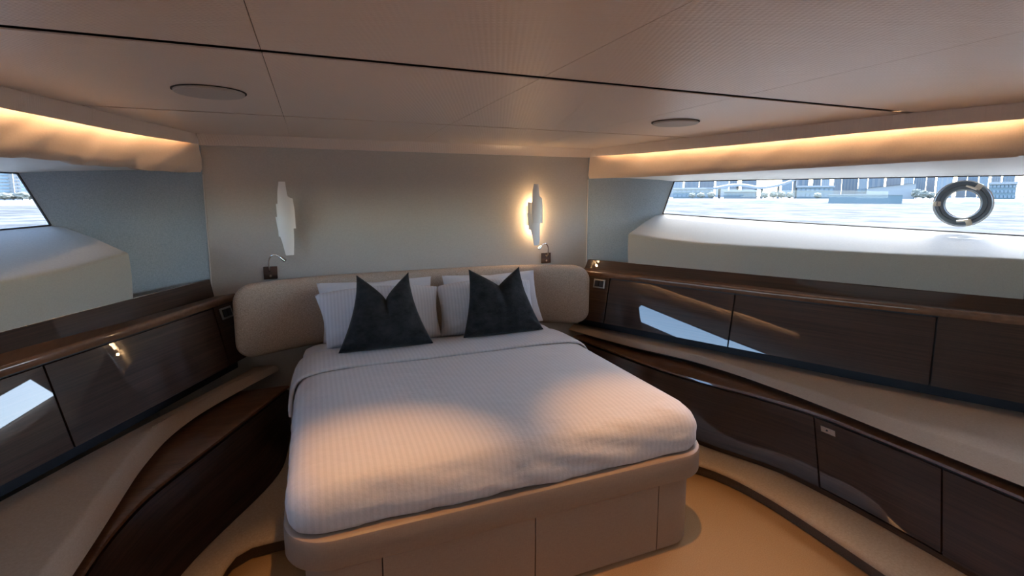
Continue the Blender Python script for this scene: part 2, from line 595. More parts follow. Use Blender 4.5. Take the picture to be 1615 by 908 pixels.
# ceiling deck (dark, seen only in the grooves) and its panels
ceil_root = None
bm = hull_plate(2.02, 2.08)
ceil_root = mobj('ceiling', bm, 'groove_dark', smooth=False, kind='structure')
ZC = 2.0
EDGE = hermite([p[1] for p in CEIL], [p[0] for p in CEIL])
xcuts = [None, -0.11, 0.755, 1.645, None]
ycuts = [-1.5, 1.625, 2.87, 3.668]
gy = [0, 0.020, 0.013, 0]
for j in range(3):
    for i in range(4):
        y0 = ycuts[j] + gy[j]
        y1 = ycuts[j + 1] - gy[j + 1]
        bm = bmesh.new()
        rows_t = []
        for y in span(y0, y1, 14 if j == 0 else 7):
            lo = XC - EDGE(y) if xcuts[i] is None else xcuts[i] + 0.0011
            hi = XC + EDGE(y) if xcuts[i + 1] is None else xcuts[i + 1] - 0.0011
            lo, hi = max(lo, XC - EDGE(y)), min(hi, XC + EDGE(y))
            if hi - lo < 0.004:
                continue
            drop = -0.022 * max(0, (y - 2.87) / 0.8) ** 2
            rows_t.append([Vector((lo, y, ZC + drop)), Vector((lo + 0.0, y, ZC + 0.004)), Vector((hi, y, ZC + 0.004)), Vector((hi, y, ZC + drop))])
        if len(rows_t) < 2:
            bm.free()
            continue
        add_grid(bm, rows_t, True, True)
        mobj('ceiling_panel', bm, 'ceiling_vinyl', ceil_root, angle=30)

# bow wall
bm = bmesh.new()
add_box(bm, (XC, BOW + 0.03, 1.0), (4.4, 0.06, 2.1))
wall_bow = mobj('wall_bow', bm, 'wall_fabric', smooth=False, kind='structure')
# cove strip between bow wall and ceiling
bm = bmesh.new()
prof = [(3.64, 1.9785), (3.655, 1.966), (3.672, 1.945), (3.684, 1.925), (3.688, 1.913), (3.70, 1.911), (3.7099, 1.911)]
add_grid(bm, [[Vector((x, y, z)) for y, z in prof] for x in span(XC - 1.40, XC + 1.40, 24)])
mobj('trim_1', bm, 'ceiling_vinyl', kind='structure', angle=50)
# aft bulkhead and outer sides
bm = bmesh.new()
add_box(bm, (XC, -1.53, 1.0), (8.9, 0.06, 2.1))
mobj('wall_aft', bm, 'wall_fabric', smooth=False, kind='structure')

for nm in ('left', 'right'):
    S = SIDES[nm]
    sg = 1 if nm == 'right' else -1
    gb, gt = S['glass_bot'], S['glass_top']
    fb, ft, fbox = S['fore']
    bm = bmesh.new()
    ys = span(3.70, fb + 0.0, 3) + span(fb, -1.35, 22)[1:]
    # below and above the window, plus solid hull forward and aft of it
    add_grid(bm, [[gb.at(y, 0, -gb.fz(y)), gb.at(y)] for y in ys])
    add_grid(bm, [[gt.at(y), gt.at(y, 0, 2.04 - gt.fz(y))] for y in span(3.70, -1.35, 22)])
    pb = gb.at(-1.3)
    add_grid(bm, [[Vector((pb.x, -1.3, 0)), Vector((pb.x, -1.3, 2.04))], [Vector((pb.x, -1.5, 0)), Vector((pb.x, -1.5, 2.04))]])
    bm.faces.new([bm.verts.new(p) for p in (gb.at(3.70), gt.at(3.70), gt.at(ft + 0.06), gb.at(fb + 0.06))])
    g = bmesh.ops.recalc_face_normals(bm, faces=bm.faces[:])
    r = bmesh.ops.extrude_face_region(bm, geom=bm.faces[:])
    bmesh.ops.translate(bm, verts=[e for e in r['geom'] if isinstance(e, bmesh.types.BMVert)], vec=(sg * 0.05, 0.02, 0))
    wall = mobj('wall_' + nm, bm, 'hull_fabric', smooth=False, kind='structure')
    # teal fabric panel from the bow corner to the slanted window edge
    bm = bmesh.new()
    A0 = Vector((XC + sg * 1.396, BOW - 0.002, 0.98))
    A1 = Vector((XC + sg * 1.396, BOW - 0.002, 1.96))
    n_ = 8
    rows = []
    for k in range(n_ + 1):
        t = k / n_
        zz = 0.98 + t * 0.98
        if zz < gb.fz(fb):
            q = gb.at(fb, 0, zz - gb.fz(fb))
        else:
            u = min(1.0, (zz - gb.fz(fb)) / (gt.fz(ft) - gb.fz(fb)))
            q = gb.at(fb).lerp(gt.at(ft), u)
            q.z = zz
        q = q + Vector((-sg * 0.004, -0.002, 0))
        a = A0.lerp(A1, t)
        rows.append([a, a.lerp(q, 0.5), q])
    add_grid(bm, rows)
    mobj('fabric_panel', bm, 'teal_fabric', wall, angle=60)
    bm = bmesh.new()
    add_box(bm, (XC + sg * 1.3945, BOW - 0.004, 1.37), (0.005, 0.007, 0.72))
    mobj('corner_bead', bm, 'bead_white', wall, smooth=False)

    # window: pane, seal
    bm = bmesh.new()
    yl = span(1.0, 0.0, 16)
    P = [[gb.at(-1.28 + (fb + 1.28) * t), gt.at(-1.28 + (ft + 1.28) * t)] for t in yl]
    add_grid(bm, P)
    win = mobj('window_1' if nm == 'left' else 'window_2', bm, 'window_glass', kind='structure', smooth=False)
    bm = bmesh.new()
    ib = lambda p: p + Vector((-sg * 0.006, -0.003, 0))
    add_tube(bm, [ib(p[0]) for p in P], 0.0045, 6)
    add_tube(bm, [ib(p[1]) for p in P], 0.0045, 6)
    add_tube(bm, [ib(P[0][0]), ib(P[0][1])], 0.0055, 6)
    mobj('window_seal', bm, 'window_seal', win)

    # ceiling fascia (curved) from ceiling edge down to the cove lip
    bm = bmesh.new()
    rows = []
    for y in span(3.70, -1.5, 50):
        c = S['ceil']
        lz = 1.918 + 0.012 * min(1, (3.7 - y) / 2.4)
        rows.append([c.at(y, 0.0, -0.0006 - 0.022 * max(0, (y - 2.87) / 0.8) ** 2), c.at(y, 0.003, -0.03), c.at(y, 0.006, lz - 2.0 + 0.012), c.at(y, 0.011, lz - 2.0),
                     c.at(y, 0.019, lz - 2.0), c.at(y, 0.021, lz - 2.0 + 0.03), c.at(y, 0.021, 0.015)])
    add_grid(bm, rows)
    mobj('trim_2' if nm == 'left' else 'trim_3', bm, 'ceiling_vinyl', kind='structure', angle=50)

    # soffit between valance and glass
    bm = bmesh.new()
    rows = []
    for y in span(1.0, 0.0, 34):
        yv = -1.5 + (3.70 + 1.5) * y
        yg = -1.32 + (ft + 1.32) * y
        yg = yg + (3.72 - ft) * max(0, y - 0.9) / 0.1 if y > 0.9 else yg
        a = S['ceil'].at(yv, 0.015 + 0.073 * min(1, max(0, (3.70 - yv) / 0.35)) ** 0.8, 1.742 + 0.03 * min(1, (3.7 - yv) / 2.4) - 2.0 + 0.004)
        q = gt.at(yg)
        q = q + Vector((-sg * 0.004, -0.002, 0.001))
        rows.append([a, a.lerp(q, 0.4) + Vector((0, 0, 0.008)), a.lerp(q, 0.8) + Vector((0, 0, 0.006)), q])
    add_grid(bm, rows)
    mobj('trim_4' if nm == 'left' else 'trim_5', bm, 'soffit_paint', kind='structure', angle=60)


# ------------------------------------------------------------------ valances with LED coves
for nm in ('left', 'right'):
    S = SIDES[nm]
    sg = 1 if nm == 'right' else -1
    c = S['ceil']
    yend = 1.225 if nm == 'right' else 0.9
    side_word = 'left' if nm == 'left' else 'right'
    root = thing('window_valance', 'pleated cream fabric valance lit orange above the %s' %
                 ('long window with the porthole ring' if nm == 'right' else 'left window, wrinkled and uneven'), 'valance',
                 (XC + sg * 1.9, 2.4, 1.74))
    bm = bmesh.new()
    rows = []
    K = 150
    for i, y in enumerate(span(3.695, yend, K)):
        bz = 1.738 + 0.032 * min(1, (3.7 - y) / 2.4)
        if nm == 'right':
            bz += 0.05 * max(0, 1 - (y - yend) / 0.10) ** 2.2
        else:
            bz += 0.004 * math.sin(y * 14) + 0.003 * math.sin(y * 31)
        row = []
        for k in range(13):
            t = k / 12
            z = 2.016 + (bz - 2.016) * t
            wr = (0.014 if nm == 'left' else 0.006) * noise.noise(Vector((y * 7 + z * 9 * sg, z * 5, 3.1 * sg)))
            wr += (0.006 if nm == 'left' else 0.002) * noise.noise(Vector((y * 17 - z * 22, z * 9, 9)))
            bulge = 0.012 * math.sin(math.pi * min(1, t * 1.02))
            edge = 0.010 * max(0, (t - 0.94) / 0.06) ** 2
            of = 0.032 + 0.073 * min(1, max(0, (3.70 - y) / 0.35)) ** 0.8
            row.append(c.at(y, of - 0.034 * t - bulge + edge, z - 2.0, n=0) + Vector((sg * wr, 0, 0)))
        row.append(c.at(y, of + 0.014, bz - 2.0 + 0.002))
        row.append(c.at(y, of + 0.03, 1.97 - 2.0))
        rows.append(row)
    add_grid(bm, rows)
    mobj('valance_cloth', bm, 'valance_fabric', root, angle=70)
    bm = bmesh.new()
    add_grid(bm, [[c.at(y, 0.070, 1.768 - 2.0), c.at(y, 0.066, 0.016), c.at(y, 0.10, 0.016), c.at(y, 0.10, 1.768 - 2.0)] for y in span(yend - 0.03, -1.49, 20)], True, True)
    mobj('trim_6' if nm == 'left' else 'trim_7', bm, 'soffit_paint', kind='structure', angle=30)
    bm = bmesh.new()
    add_grid(bm, [[c.at(y, 0.0222, -0.008), c.at(y, 0.0240, -0.008), c.at(y, 0.0240, 0.012), c.at(y, 0.0222, 0.012)] for y in span(3.69, yend + 0.02, 30)], True, True)
    ls = mobj('cove_light', bm, 'led_glow', smooth=False)
    ls['label'] = 'warm LED strip hidden in the ceiling cove above the %s window' % side_word
    ls['category'] = 'light strip'

# ------------------------------------------------------------------ padded hull boxes under the windows
for nm in ('left', 'right'):
    S = SIDES[nm]
    sg = 1 if nm == 'right' else -1
    fb, ft, fbox = S['fore']
    aft = S['aft']
    bm = bmesh.new()
    rows = []
    ftp, bc, gb = S['fid_top'], S['box_crease'], S['glass_bot']
    for t in span(0, 1, 40):
        y = fbox + (aft - fbox) * t
        ygb = (fb + 0.03) + (aft - 0.05 - fb) * t
        a = ftp.at(y, 0.0, 0.002)
        cz = bc.at(y)
        g = gb.at(ygb, -0.014, -0.004)
        e = (cz - a).normalized()
        h = (g - cz).normalized()
        row = [a, a.lerp(cz, 0.5) + Vector((-sg * 0.004, 0, 0)), cz - e * 0.03, cz - e * 0.012 + h * 0.002, cz + h * 0.004 - e * 0.003, cz + h * 0.014, cz + h * 0.035,
               cz.lerp(g, 0.5) + Vector((0, 0, 0.006)), g - h * 0.012, g]
        rows.append(row)
    # rounded fore end: shrink first rows a little
    add_grid(bm, rows)
    for rr in (rows[0], rows[-1]):
        vs = [bm.verts.new(p) for p in rr] + [bm.verts.new(gb.at(fb if rr is rows[0] else aft - 0.05, -0.012, -0.36))]
        bm.faces.new(vs)
    bmesh.ops.remove_doubles(bm, verts=bm.verts[:], dist=0.0005)
    o = mobj('padded_ledge', bm, 'hull_fabric', smooth=True, angle=50)
    o['label'] = 'off-white upholstered hull box under the %s' % ('right window with the porthole ring' if sg > 0 else 'left window, its front running out of frame')
    o['category'] = 'padding'


# ------------------------------------------------------------------ cabinets along the sides
def slab(bm, A, B, ya0, ya1, yb0, yb1, n0, n1, k=10, dzA=0.0, dzB=0.0):
    """panel between line A (top) and line B (bottom) from the fore seam (ya0 top, yb0 bottom) to the aft seam"""
    rows = []
    for t in span(0, 1, k):
        ya = ya0 + (ya1 - ya0) * t
        yb = yb0 + (yb1 - yb0) * t
        rows.append([A.at(ya, 0, dzA, n1), B.at(yb, 0, dzB, n1), B.at(yb, 0, dzB, n0), A.at(ya, 0, dzA, n0)])
    add_grid(bm, rows, True, True)


UPPER = {
    # seams: (Y on the top line, Y on the bottom line)
    'right': [(3.68, 3.68), (3.397, 3.35), (2.539, 2.50), (1.608, 1.567), (1.02, 1.0)],
    'left': [(3.68, 3.68), (3.504, 3.423), (2.583, 2.527), (1.62, 1.56), (1.0, 0.97)],
}
WORDS = {'right': 'right', 'left': 'left'}
for nm in ('left', 'right'):
    S = SIDES[nm]
    sg = 1 if nm == 'right' else -1
    nose, db = S['nose'], S['door_bot']
    root = thing('upper_cabinet', 'glossy dark walnut wall cabinet below the %s window, flush doors in a row' % nm, 'cabinet',
                 (XC + sg * 1.8, 2.5, 0.56))
    # carcass behind the doors, closing into the recess below
    bm = bmesh.new()
    rows = []
    for y in span(3.68, 0.95, 36):
        rows.append([nose.at(y, 0, -0.004, -0.034), db.at(y, 0, 0.004, -0.034), db.at(y, 0.0, -0.008, -0.034), db.at(y, 0.12, -0.012),
                     db.at(y, 0.12, -0.10), db.at(y, 0.18, -0.10), nose.at(y, 0.08, -0.02)])
    add_grid(bm, rows, True, True)
    mobj('carcass', bm, 'recess_dark', root, angle=30)
    seams = UPPER[nm]
    g = 0.0042
    for i in range(len(seams) - 1):
        (ta, ba), (tb, bb) = seams[i], seams[i + 1]
        bm = bmesh.new()
        first, last = i == 0, i == len(seams) - 2
        fixed = first or (nm == 'right' and last)
        slab(bm, nose, db, ta - g, tb + g, ba - g, bb + g, -0.006, 0.004, 3, dzA=-0.021 if fixed else -0.030, dzB=0.0)
        bevel(bm, 0.0012, 1)
        mobj('end_panel' if first else ('fixed_panel' if fixed else 'cabinet_door'), bm, 'walnut', root, angle=30)
    # worktop: one continuous piece with a rounded nose and the raised fiddle rail at its back
    top = thing('countertop', 'glossy brown walnut counter with raised back rail below the %s' %
                ('right window' if sg > 0 else 'left window'), 'counter', (XC + sg * 1.8, 2.5, 0.96))
    bm = bmesh.new()
    rows = []
    fbs = S['fid_base']
    for y in span(3.705, 0.95, 40):
        z0 = nose.fz(y)
        rows.append([nose.at(y, 0.05, -0.020), nose.at(y, 0, -0.020, 0.004), nose.at(y, 0, -0.006, 0.0085), nose.at(y, 0, 0.004, 0.0095), nose.at(y, 0, 0.015, 0.0065),
                     nose.at(y, 0, 0.0212, 0.001), nose.at(y, 0.006, 0.0225), nose.at(y, 0.012, 0.0228), fbs.at(y, 0.0), fbs.at(y, 0.02), fbs.at(y, 0.05, -0.03)])
    add_grid(bm, rows, True, True)
    mobj('worktop', bm, 'walnut_top', top, angle=50)
    bm = bmesh.new()
    rows = []
    ftp = S['fid_top']
    for y in span(3.70, 0.95, 40):
        rows.append([fbs.at(y, 0, -0.0005), ftp.at(y, 0.0, -0.002), ftp.at(y, 0.004, 0.0), ftp.at(y, 0.03, 0.0), ftp.at(y, 0.05, -0.074)])
    add_grid(bm, rows, True, True)
    mobj('fiddle_rail', bm, 'walnut', top, angle=25)
    bm = bmesh.new()
    add_tube(bm, [ftp.at(y, 0.003, 0.0015) for y in span(3.69, 0.97, 40)], 0.0022, 6)
    mobj('metal_edge', bm, 'fiddle_metal', top)

    # padded shelf
    bm = bmesh.new()
    rows = []
    sb, cr, lo = S['shelf_back'], S['crease'], S['shelf_low']
    y_top = 3.655 if nm == 'left' else 3.69
    for y in span(y_top, 0.7, 60):
        c_, l_ = cr.at(y), lo.at(y)
        rows.append([sb.at(y, 0.06, -0.04), sb.at(y, 0.06, 0.0), sb.at(y), sb.at(y).lerp(c_, 0.5) + Vector((0, 0, 0.004)), c_ + Vector((sg * 0.012, 0, 0.0015)), c_,
                     c_.lerp(l_, 0.12) + Vector((-sg * .001, 0, -.0005)), c_.lerp(l_, 0.75) + Vector((-sg * .004, 0, -0.001)), l_, l_ + Vector((sg * 0.02, 0, -0.006))])
    add_grid(bm, rows, True, True)
    o = mobj('padded_shelf', bm, 'shelf_fabric', angle=55)
    o['label'] = 'tan upholstered side shelf between walnut cabinets on the %s of the bed' % nm
    o['category'] = 'shelf'

    # lower cabinet
    ln, kb = S['low_nose'], S['kick_back']
    root = thing('lower_cabinet', ('dark walnut low cabinet right of the bed with a small chrome latch' if sg > 0 else
                                   'dark walnut low cabinet left of the bed with a broad curved ledge on top'), 'cabinet', (XC + sg * 1.5, 2.2, 0.09))
    y_top = 3.62 if sg > 0 else 3.43
    bm = bmesh.new()
    rows = []
    for y in span(y_top, 0.6, 50):
        a = ln.at(y)
        back = max(lo.fx(y) + 0.09, ln.fx(y) + 0.05)
        rows.append([Vector((XC + sg * back, y, ln.fz(y) + 0.005)), ln.at(y, 0.012, 0.006), ln.at(y, 0.002, 0.002), ln.at(y, -0.002, -0.008), ln.at(y, 0.012, -0.02), Vector((XC + sg * back, y, ln.fz(y) - 0.03))])
    add_grid(bm, rows, True, True)
    mobj('cabinet_ledge', bm, 'walnut_ledge', root, angle=45)
    bm = bmesh.new()
    rows = []
    for y in span(y_top, 0.6, 40):
        back = max(lo.fx(y) + 0.09, ln.fx(y) + 0.05)
        rows.append([ln.at(y, 0.013, -0.018), kb.at(y, 0.013, 0.002), Vector((XC + sg * (back + 0.02), y, 0.092)), Vector((XC + sg * (back + 0.02), y, ln.fz(y) - 0.028))])
    add_grid(bm, rows, True, True)
    mobj('carcass', bm, 'groove_dark', root, angle=30)
    bm = bmesh.new()
    rows = []
    for y in span(y_top, 0.6, 30):
        back = lo.fx(y) + 0.085
        rows.append([Vector((XC + sg * back, y, ln.fz(y) + 0.008)), Vector((XC + sg * back, y, lo.fz(y) + 0.008)), Vector((XC + sg * (back + 0.03), y, lo.fz(y) + 0.008)), Vector((XC + sg * (back + 0.03), y, ln.fz(y) + 0.008))])
    add_grid(bm, rows, True, True)
    mobj('shadow_gap', bm, 'recess_dark', root, angle=30)
    if sg > 0:
        ls_ = [(3.60, 3.60), (1.80, 1.637), (1.222, 1.111), (0.62, 0.62)]
        for i in range(3):
            (ta, ba), (tb, bb) = ls_[i], ls_[i + 1]
            bm = bmesh.new()
            slab(bm, ln, kb, ta - .004, tb + .004, ba - .004, bb + .004, -0.012, 0.003, 16, dzA=-0.022, dzB=0.036 if i == 1 else 0.03)
            bevel(bm, 0.0012, 1)
            d = mobj('fixed_panel' if i == 0 else 'cabinet_door', bm, 'walnut', root, angle=30)
            if i == 1:
                # latch plate on the face near the top fore corner
                tpos = [(0.06, 0.085), (0.19, 0.085), (0.19, 0.17), (0.06, 0.17)]
                def face(u, v):
                    ya = ta + (tb - ta) * u
                    yb = ba + (bb - ba) * u
                    return ln.at(ya, 0, -0.022, 0.0035).lerp(kb.at(yb, 0, 0.036, 0.0035), v)
                cs = [face(*q) for q in tpos]
                nr = (cs[1] - cs[0]).cross(cs[3] - cs[0]).normalized()
                if nr.x > 0:
                    nr = -nr
                bm = bmesh.new()
                add_grid(bm, [[p for p in cs], [p + nr * 0.004 for p in cs]], True, True)
                bevel(bm, 0.001, 1)
                la = mobj('latch_plate', bm, 'chrome', d, label='chrome latch plate')
                bm = bmesh.new()
                a_, b_ = face(0.115, 0.128), face(0.135, 0.128)
                add_tube(bm, [a_ + nr * 0.001, a_ + nr * 0.0065], 0.005, 12)
                mobj('latch_button', bm, 'button_dark', root)
        bm = bmesh.new()
        slab(bm, kb, kb, 3.58, 0.62, 3.58, 0.62, -0.012, 0.0015, 30, dzA=0.028, dzB=0.002)
        mobj('kick_board', bm, 'walnut', root, angle=30)
    else:
        bm = bmesh.new()
        slab(bm, ln, kb, 3.42, 0.62, 3.42, 0.62, -0.012, 0.003, 40, dzA=-0.022, dzB=0.002)
        mobj('front_panel', bm, 'walnut', root, angle=30)

# wood block closing the right counter at its aft end
bm = bmesh.new()
S = SIDES['right']
a = S['fid_top'].at(1.395)
add_box(bm, (a.x + 0.16, 1.15, 1.15), (0.32, 0.47, 0.36))
o = mobj('end_block', bm, 'walnut_top', smooth=False)
o['label'] = 'walnut end block closing the right counter at the photo\'s right edge'
o['category'] = 'cabinet'


# switches on both end panels
def face_frame(A, B, ya, yb, v):
    p = A.at(ya).lerp(B.at(yb), v)
    q = A.at(ya - 0.05).lerp(B.at(yb - 0.05), v)
    along = (q - p).normalized()
    down = (B.at(yb) - A.at(ya)).normalized()
    nr = along.cross(down).normalized()
    if nr.dot(Vector((XC, 2, 1)) - p) < 0:
        nr = -nr
    return p, along, nr.cross(along).normalized(), nr


for nm in ('left', 'right'):
    S = SIDES[nm]
    ya = 3.465 if nm == 'right' else 3.57
    p, al, dn, nr = face_frame(S['nose'], S['door_bot'], ya, ya, 0.20)
    p = p + nr * 0.0045
    rot = Matrix((al, dn, nr)).transposed()
    root = thing('light_switch', 'dark glass switch plate in a grey frame on the %s cabinet end panel' % nm, 'switch', p)
    w, h = 0.105, 0.072
    bm = bmesh.new()
    add_box(bm, p + nr * 0.004, (w, h, 0.008), rot)
    bevel(bm, 0.002, 2)
    mobj('switch_frame', bm, 'switch_frame', root)
    bm = bmesh.new()
    add_box(bm, p + nr * 0.009, (w * 0.76, h * 0.68, 0.004), rot)
    bevel(bm, 0.001, 1)
    plate = mobj('glass_plate', bm, 'black_glass', root)
    for i in (-1, 1):
        bm = bmesh.new()
        add_box(bm, p + nr * 0.0115 + al * (0.021 * i), (0.034, 0.040, 0.0018), rot)
        mobj('button', bm, 'button_dark', plate)

# ------------------------------------------------------------------ porthole ring in the right window
S = SIDES['right']
g0, g1 = S['glass_bot'].at(2.4), S['glass_bot'].at(1.6)
al = (g1 - g0)
al.z = 0
al.normalize()
nr = Vector((al.y, -al.x, 0))
if nr.dot(Vector((XC, 1, 0)) - g0) < 0:
    nr = -nr
c0 = Vector((3.607, 1.80, 1.551))
base = c0 + nr * 0.004
root = thing('porthole_ring', 'dark grey round opening porthole ring with pale latches in the right window', 'porthole', base)
def ringpt(r, a, h):
    return base + (al * math.cos(a) + Vector((0, 0, 1)) * math.sin(a)) * r + nr * h
bm = bmesh.new()
prof = [(0.081, 0), (0.081, 0.018), (0.086, 0.024), (0.104, 0.026), (0.1055, 0.022), (0.108, 0.022), (0.1095, 0.026), (0.126, 0.025), (0.131, 0.018), (0.131, 0.0)]
add_grid(bm, [[ringpt(r, 2 * math.pi * k / 72, h) for k in range(72)] for r, h in prof], True)
mobj('ring', bm, 'porthole_rubber', root, angle=35)
for nm_, r0, r1 in (('outer_rim', 0.131, 0.137), ('inner_rim', 0.0775, 0.0815)):
    bm = bmesh.new()
    add_grid(bm, [[ringpt(r, 2 * math.pi * k / 72, h) for k in range(72)] for r, h in ((r0, 0), (r0, 0.014), (r1, 0.014), (r1, 0))], True)
    mobj(nm_, bm, 'porthole_metal' if nm_ == 'inner_rim' else 'hull_outer', root, angle=35)
for i, (a, lever) in enumerate(((math.radians(58), -1), (math.radians(181), 0), (math.radians(-72), 1))):
    bm = bmesh.new()
    up = Vector((0, 0, 1))
    rad = al * math.cos(a) + up * math.sin(a)
    tan = -al * math.sin(a) + up * math.cos(a)
    rot = Matrix((rad, tan, nr)).transposed()
    add_box(bm, base + rad * 0.117 + nr * 0.029, (0.036, 0.028, 0.012), rot)
    bevel(bm, 0.003, 2)
    la = mobj('latch', bm, 'porthole_metal', root)
    bm = bmesh.new()
    if lever:
        q = base + rad * 0.101 + nr * 0.035
        d = (tan * -lever * 0.9 if lever == 1 else tan * 0.9) - rad * 0.15
        add_tube(bm, [q, q + d.normalized() * 0.02 + nr * 0.004, q + d.normalized() * 0.052 + nr * 0.006], [0.007, 0.006, 0.005], 8)
        mobj('lever', bm, 'porthole_metal', la)
    else:
        add_tube(bm, [base + rad * 0.117 + nr * 0.034 - tan * 0.012, base + rad * 0.117 + nr * 0.034 + tan * 0.012], 0.004, 8)
        mobj('hinge_pin', bm, 'switch_frame', la)


# ------------------------------------------------------------------ bed
def rrect(x0, x1, y0, y1, r, n=10, ins=0.0):
    """rounded rectangle outline, counter-clockwise from the lower-left corner"""
    x0, x1, y0, y1 = x0 + ins, x1 - ins, y0 + ins, y1 - ins
    r = max(0.004, r - ins)
    r = min(r, (x1 - x0) / 2 - 1e-3, (y1 - y0) / 2 - 1e-3)
    pts = []
    for cx_, cy_, a0 in ((x0 + r, y0 + r, math.pi), (x1 - r, y0 + r, 1.5 * math.pi), (x1 - r, y1 - r, 0), (x0 + r, y1 - r, 0.5 * math.pi)):
        for k in range(n + 1):
            a = a0 + 0.5 * math.pi * k / n
            pts.append((cx_ + r * math.cos(a), cy_ + r * math.sin(a)))
    return pts


def densify(pts, step):
    out = []
    for i in range(len(pts)):
        a, b = pts[i], pts[(i + 1) % len(pts)]
        L = math.hypot(b[0] - a[0], b[1] - a[1])
        k = max(1, int(L / step))
        for j in range(k):
            t = j / k
            out.append((a[0] + (b[0] - a[0]) * t, a[1] + (b[1] - a[1]) * t))
    return out


bed = thing('bed', 'large double bed with tan leather base and rounded overhanging rim', 'bed', (XC, 2.6, 0))
BX0, BX1, BY0, BY1 = -0.148, 1.668, 1.664, 3.50
bm = bmesh.new()
rows = []
for ins, z in ((0.02, 0.337), (0.004, 0.335), (0.0, 0.342), (0.0, 0.434), (0.003, 0.443), (0.010, 0.4475), (0.020, 0.448), (0.13, 0.448), (0.135, 0.44)):
    rows.append([Vector((x, y, z)) for x, y in rrect(BX0, BX1, BY0, BY1, 0.17, 12, ins)])
add_grid(bm, rows, True, True)
mobj('bed_rim', bm, 'bed_leather', bed, angle=35)
# plinth: dark core and leather-covered panels with shadow gaps
PX0, PX1, PY0 = -0.085, 1.605, 1.687
bm = bmesh.new()
add_grid(bm, [[Vector((x, y, z)) for x, y in rrect(PX0, PX1, PY0, 3.48, 0.14, 10, 0.018)] for z in (0.002, 0.336)], True, True)
mobj('plinth_core', bm, 'groove_dark', bed, angle=35)
out = rrect(PX0, PX1, PY0, 3.48, 0.14, 10)
out = densify(out, 0.02)
def seg_panel(name, pts, z0=0.012):
    bm = bmesh.new()
    rows = []
    for i, (x, y) in enumerate(pts):
        a, b = pts[max(0, i - 1)], pts[min(len(pts) - 1, i + 1)]
        t = Vector((b[0] - a[0], b[1] - a[1], 0)).normalized()
        inn = Vector((-t.y, t.x, 0))
        p = Vector((x, y, 0))
        rows.append([p + Vector((0, 0, z0)), p + Vector((0, 0, 0.336)), p + inn * 0.016 + Vector((0, 0, 0.336)), p + inn * 0.016 + Vector((0, 0, z0))])
    add_grid(bm, rows, True, True)
    mobj(name, bm, 'bed_leather', bed, angle=35)
rot_i = min(range(len(out)), key=lambda i: (abs(out[i][0] - PX0) + abs(out[i][1] - 3.2)))
path = out[rot_i:] + out[:rot_i]          # runs down the left side, along the foot, up the right side
cuts = [0.174, 0.773, 1.374]
front = [p for p in path if p[1] < PY0 + 0.0005]
left = [p for p in path if p[0] < 0.4 and p[1] >= PY0 + 0.0005 and p[1] < 3.2]
right = [p for p in path if p[0] > 1.2 and p[1] >= PY0 + 0.0005 and p[1] < 3.2]
G = 0.0022
fx_ = sorted([p[0] for p in front])
seg_panel('plinth_panel', left + [(x, PY0) for x in span(fx_[0], cuts[0] - G, 8)])
seg_panel('plinth_panel', [(x, PY0) for x in span(cuts[0] + G, cuts[1] - G, 6)])
seg_panel('plinth_panel', [(x, PY0) for x in span(cuts[1] + G, cuts[2] - G, 6)])
seg_panel('plinth_panel', [(x, PY0) for x in span(cuts[2] + G, fx_[-1], 6)] + right)

# mattress under the covers
bm = bmesh.new()
rows = []
for ins, z in ((0.04, 0.45), (0.0, 0.47), (0.0, 0.585), (0.012, 0.612), (0.04, 0.625), (0.1, 0.63), (0.4, 0.632)):
    rows.append([Vector((x, y, z)) for x, y in rrect(-0.095, 1.625, 1.75, 3.49, 0.12, 8, ins)])
add_grid(bm, rows, True, True)
o = mobj('mattress', bm, 'pillow_cotton', angle=60)
o['label'] = 'white sheeted mattress showing beside the left pillow under the duvet'
o['category'] = 'mattress'

# duvet
bm = bmesh.new()
path = densify(rrect(-0.135, 1.650, 1.690, 3.22, 0.13, 14), 0.018)
def ring_pts(ins):
    x0, x1, y0, y1 = -0.135, 1.650, 1.690, 3.22
    cx_, cy_ = (x0 + x1) / 2, (y0 + y1) / 2
    hx, hy = (x1 - x0) / 2, (y1 - y0) / 2
    sx, sy = (hx - ins) / hx, (hy - ins) / hy
    return [(cx_ + (x - cx_) * sx, cy_ + (y - cy_) * sy) for x, y in path]
prof = [(0.03, 0.451), (0.016, 0.4495), (0.008, 0.455), (0.003, 0.47), (0.0, 0.49), (-0.001, 0.51), (0.001, 0.53), (0.005, 0.55), (0.011, 0.57), (0.02, 0.588), (0.032, 0.604), (0.047, 0.617),
        (0.065, 0.627), (0.085, 0.634), (0.11, 0.640), (0.14, 0.644), (0.18, 0.648), (0.22, 0.650), (0.27, 0.652), (0.32, 0.654), (0.38, 0.655), (0.45, 0.656), (0.52, 0.657), (0.60, 0.657), (0.68, 0.657), (0.755, 0.657)]
rows = []
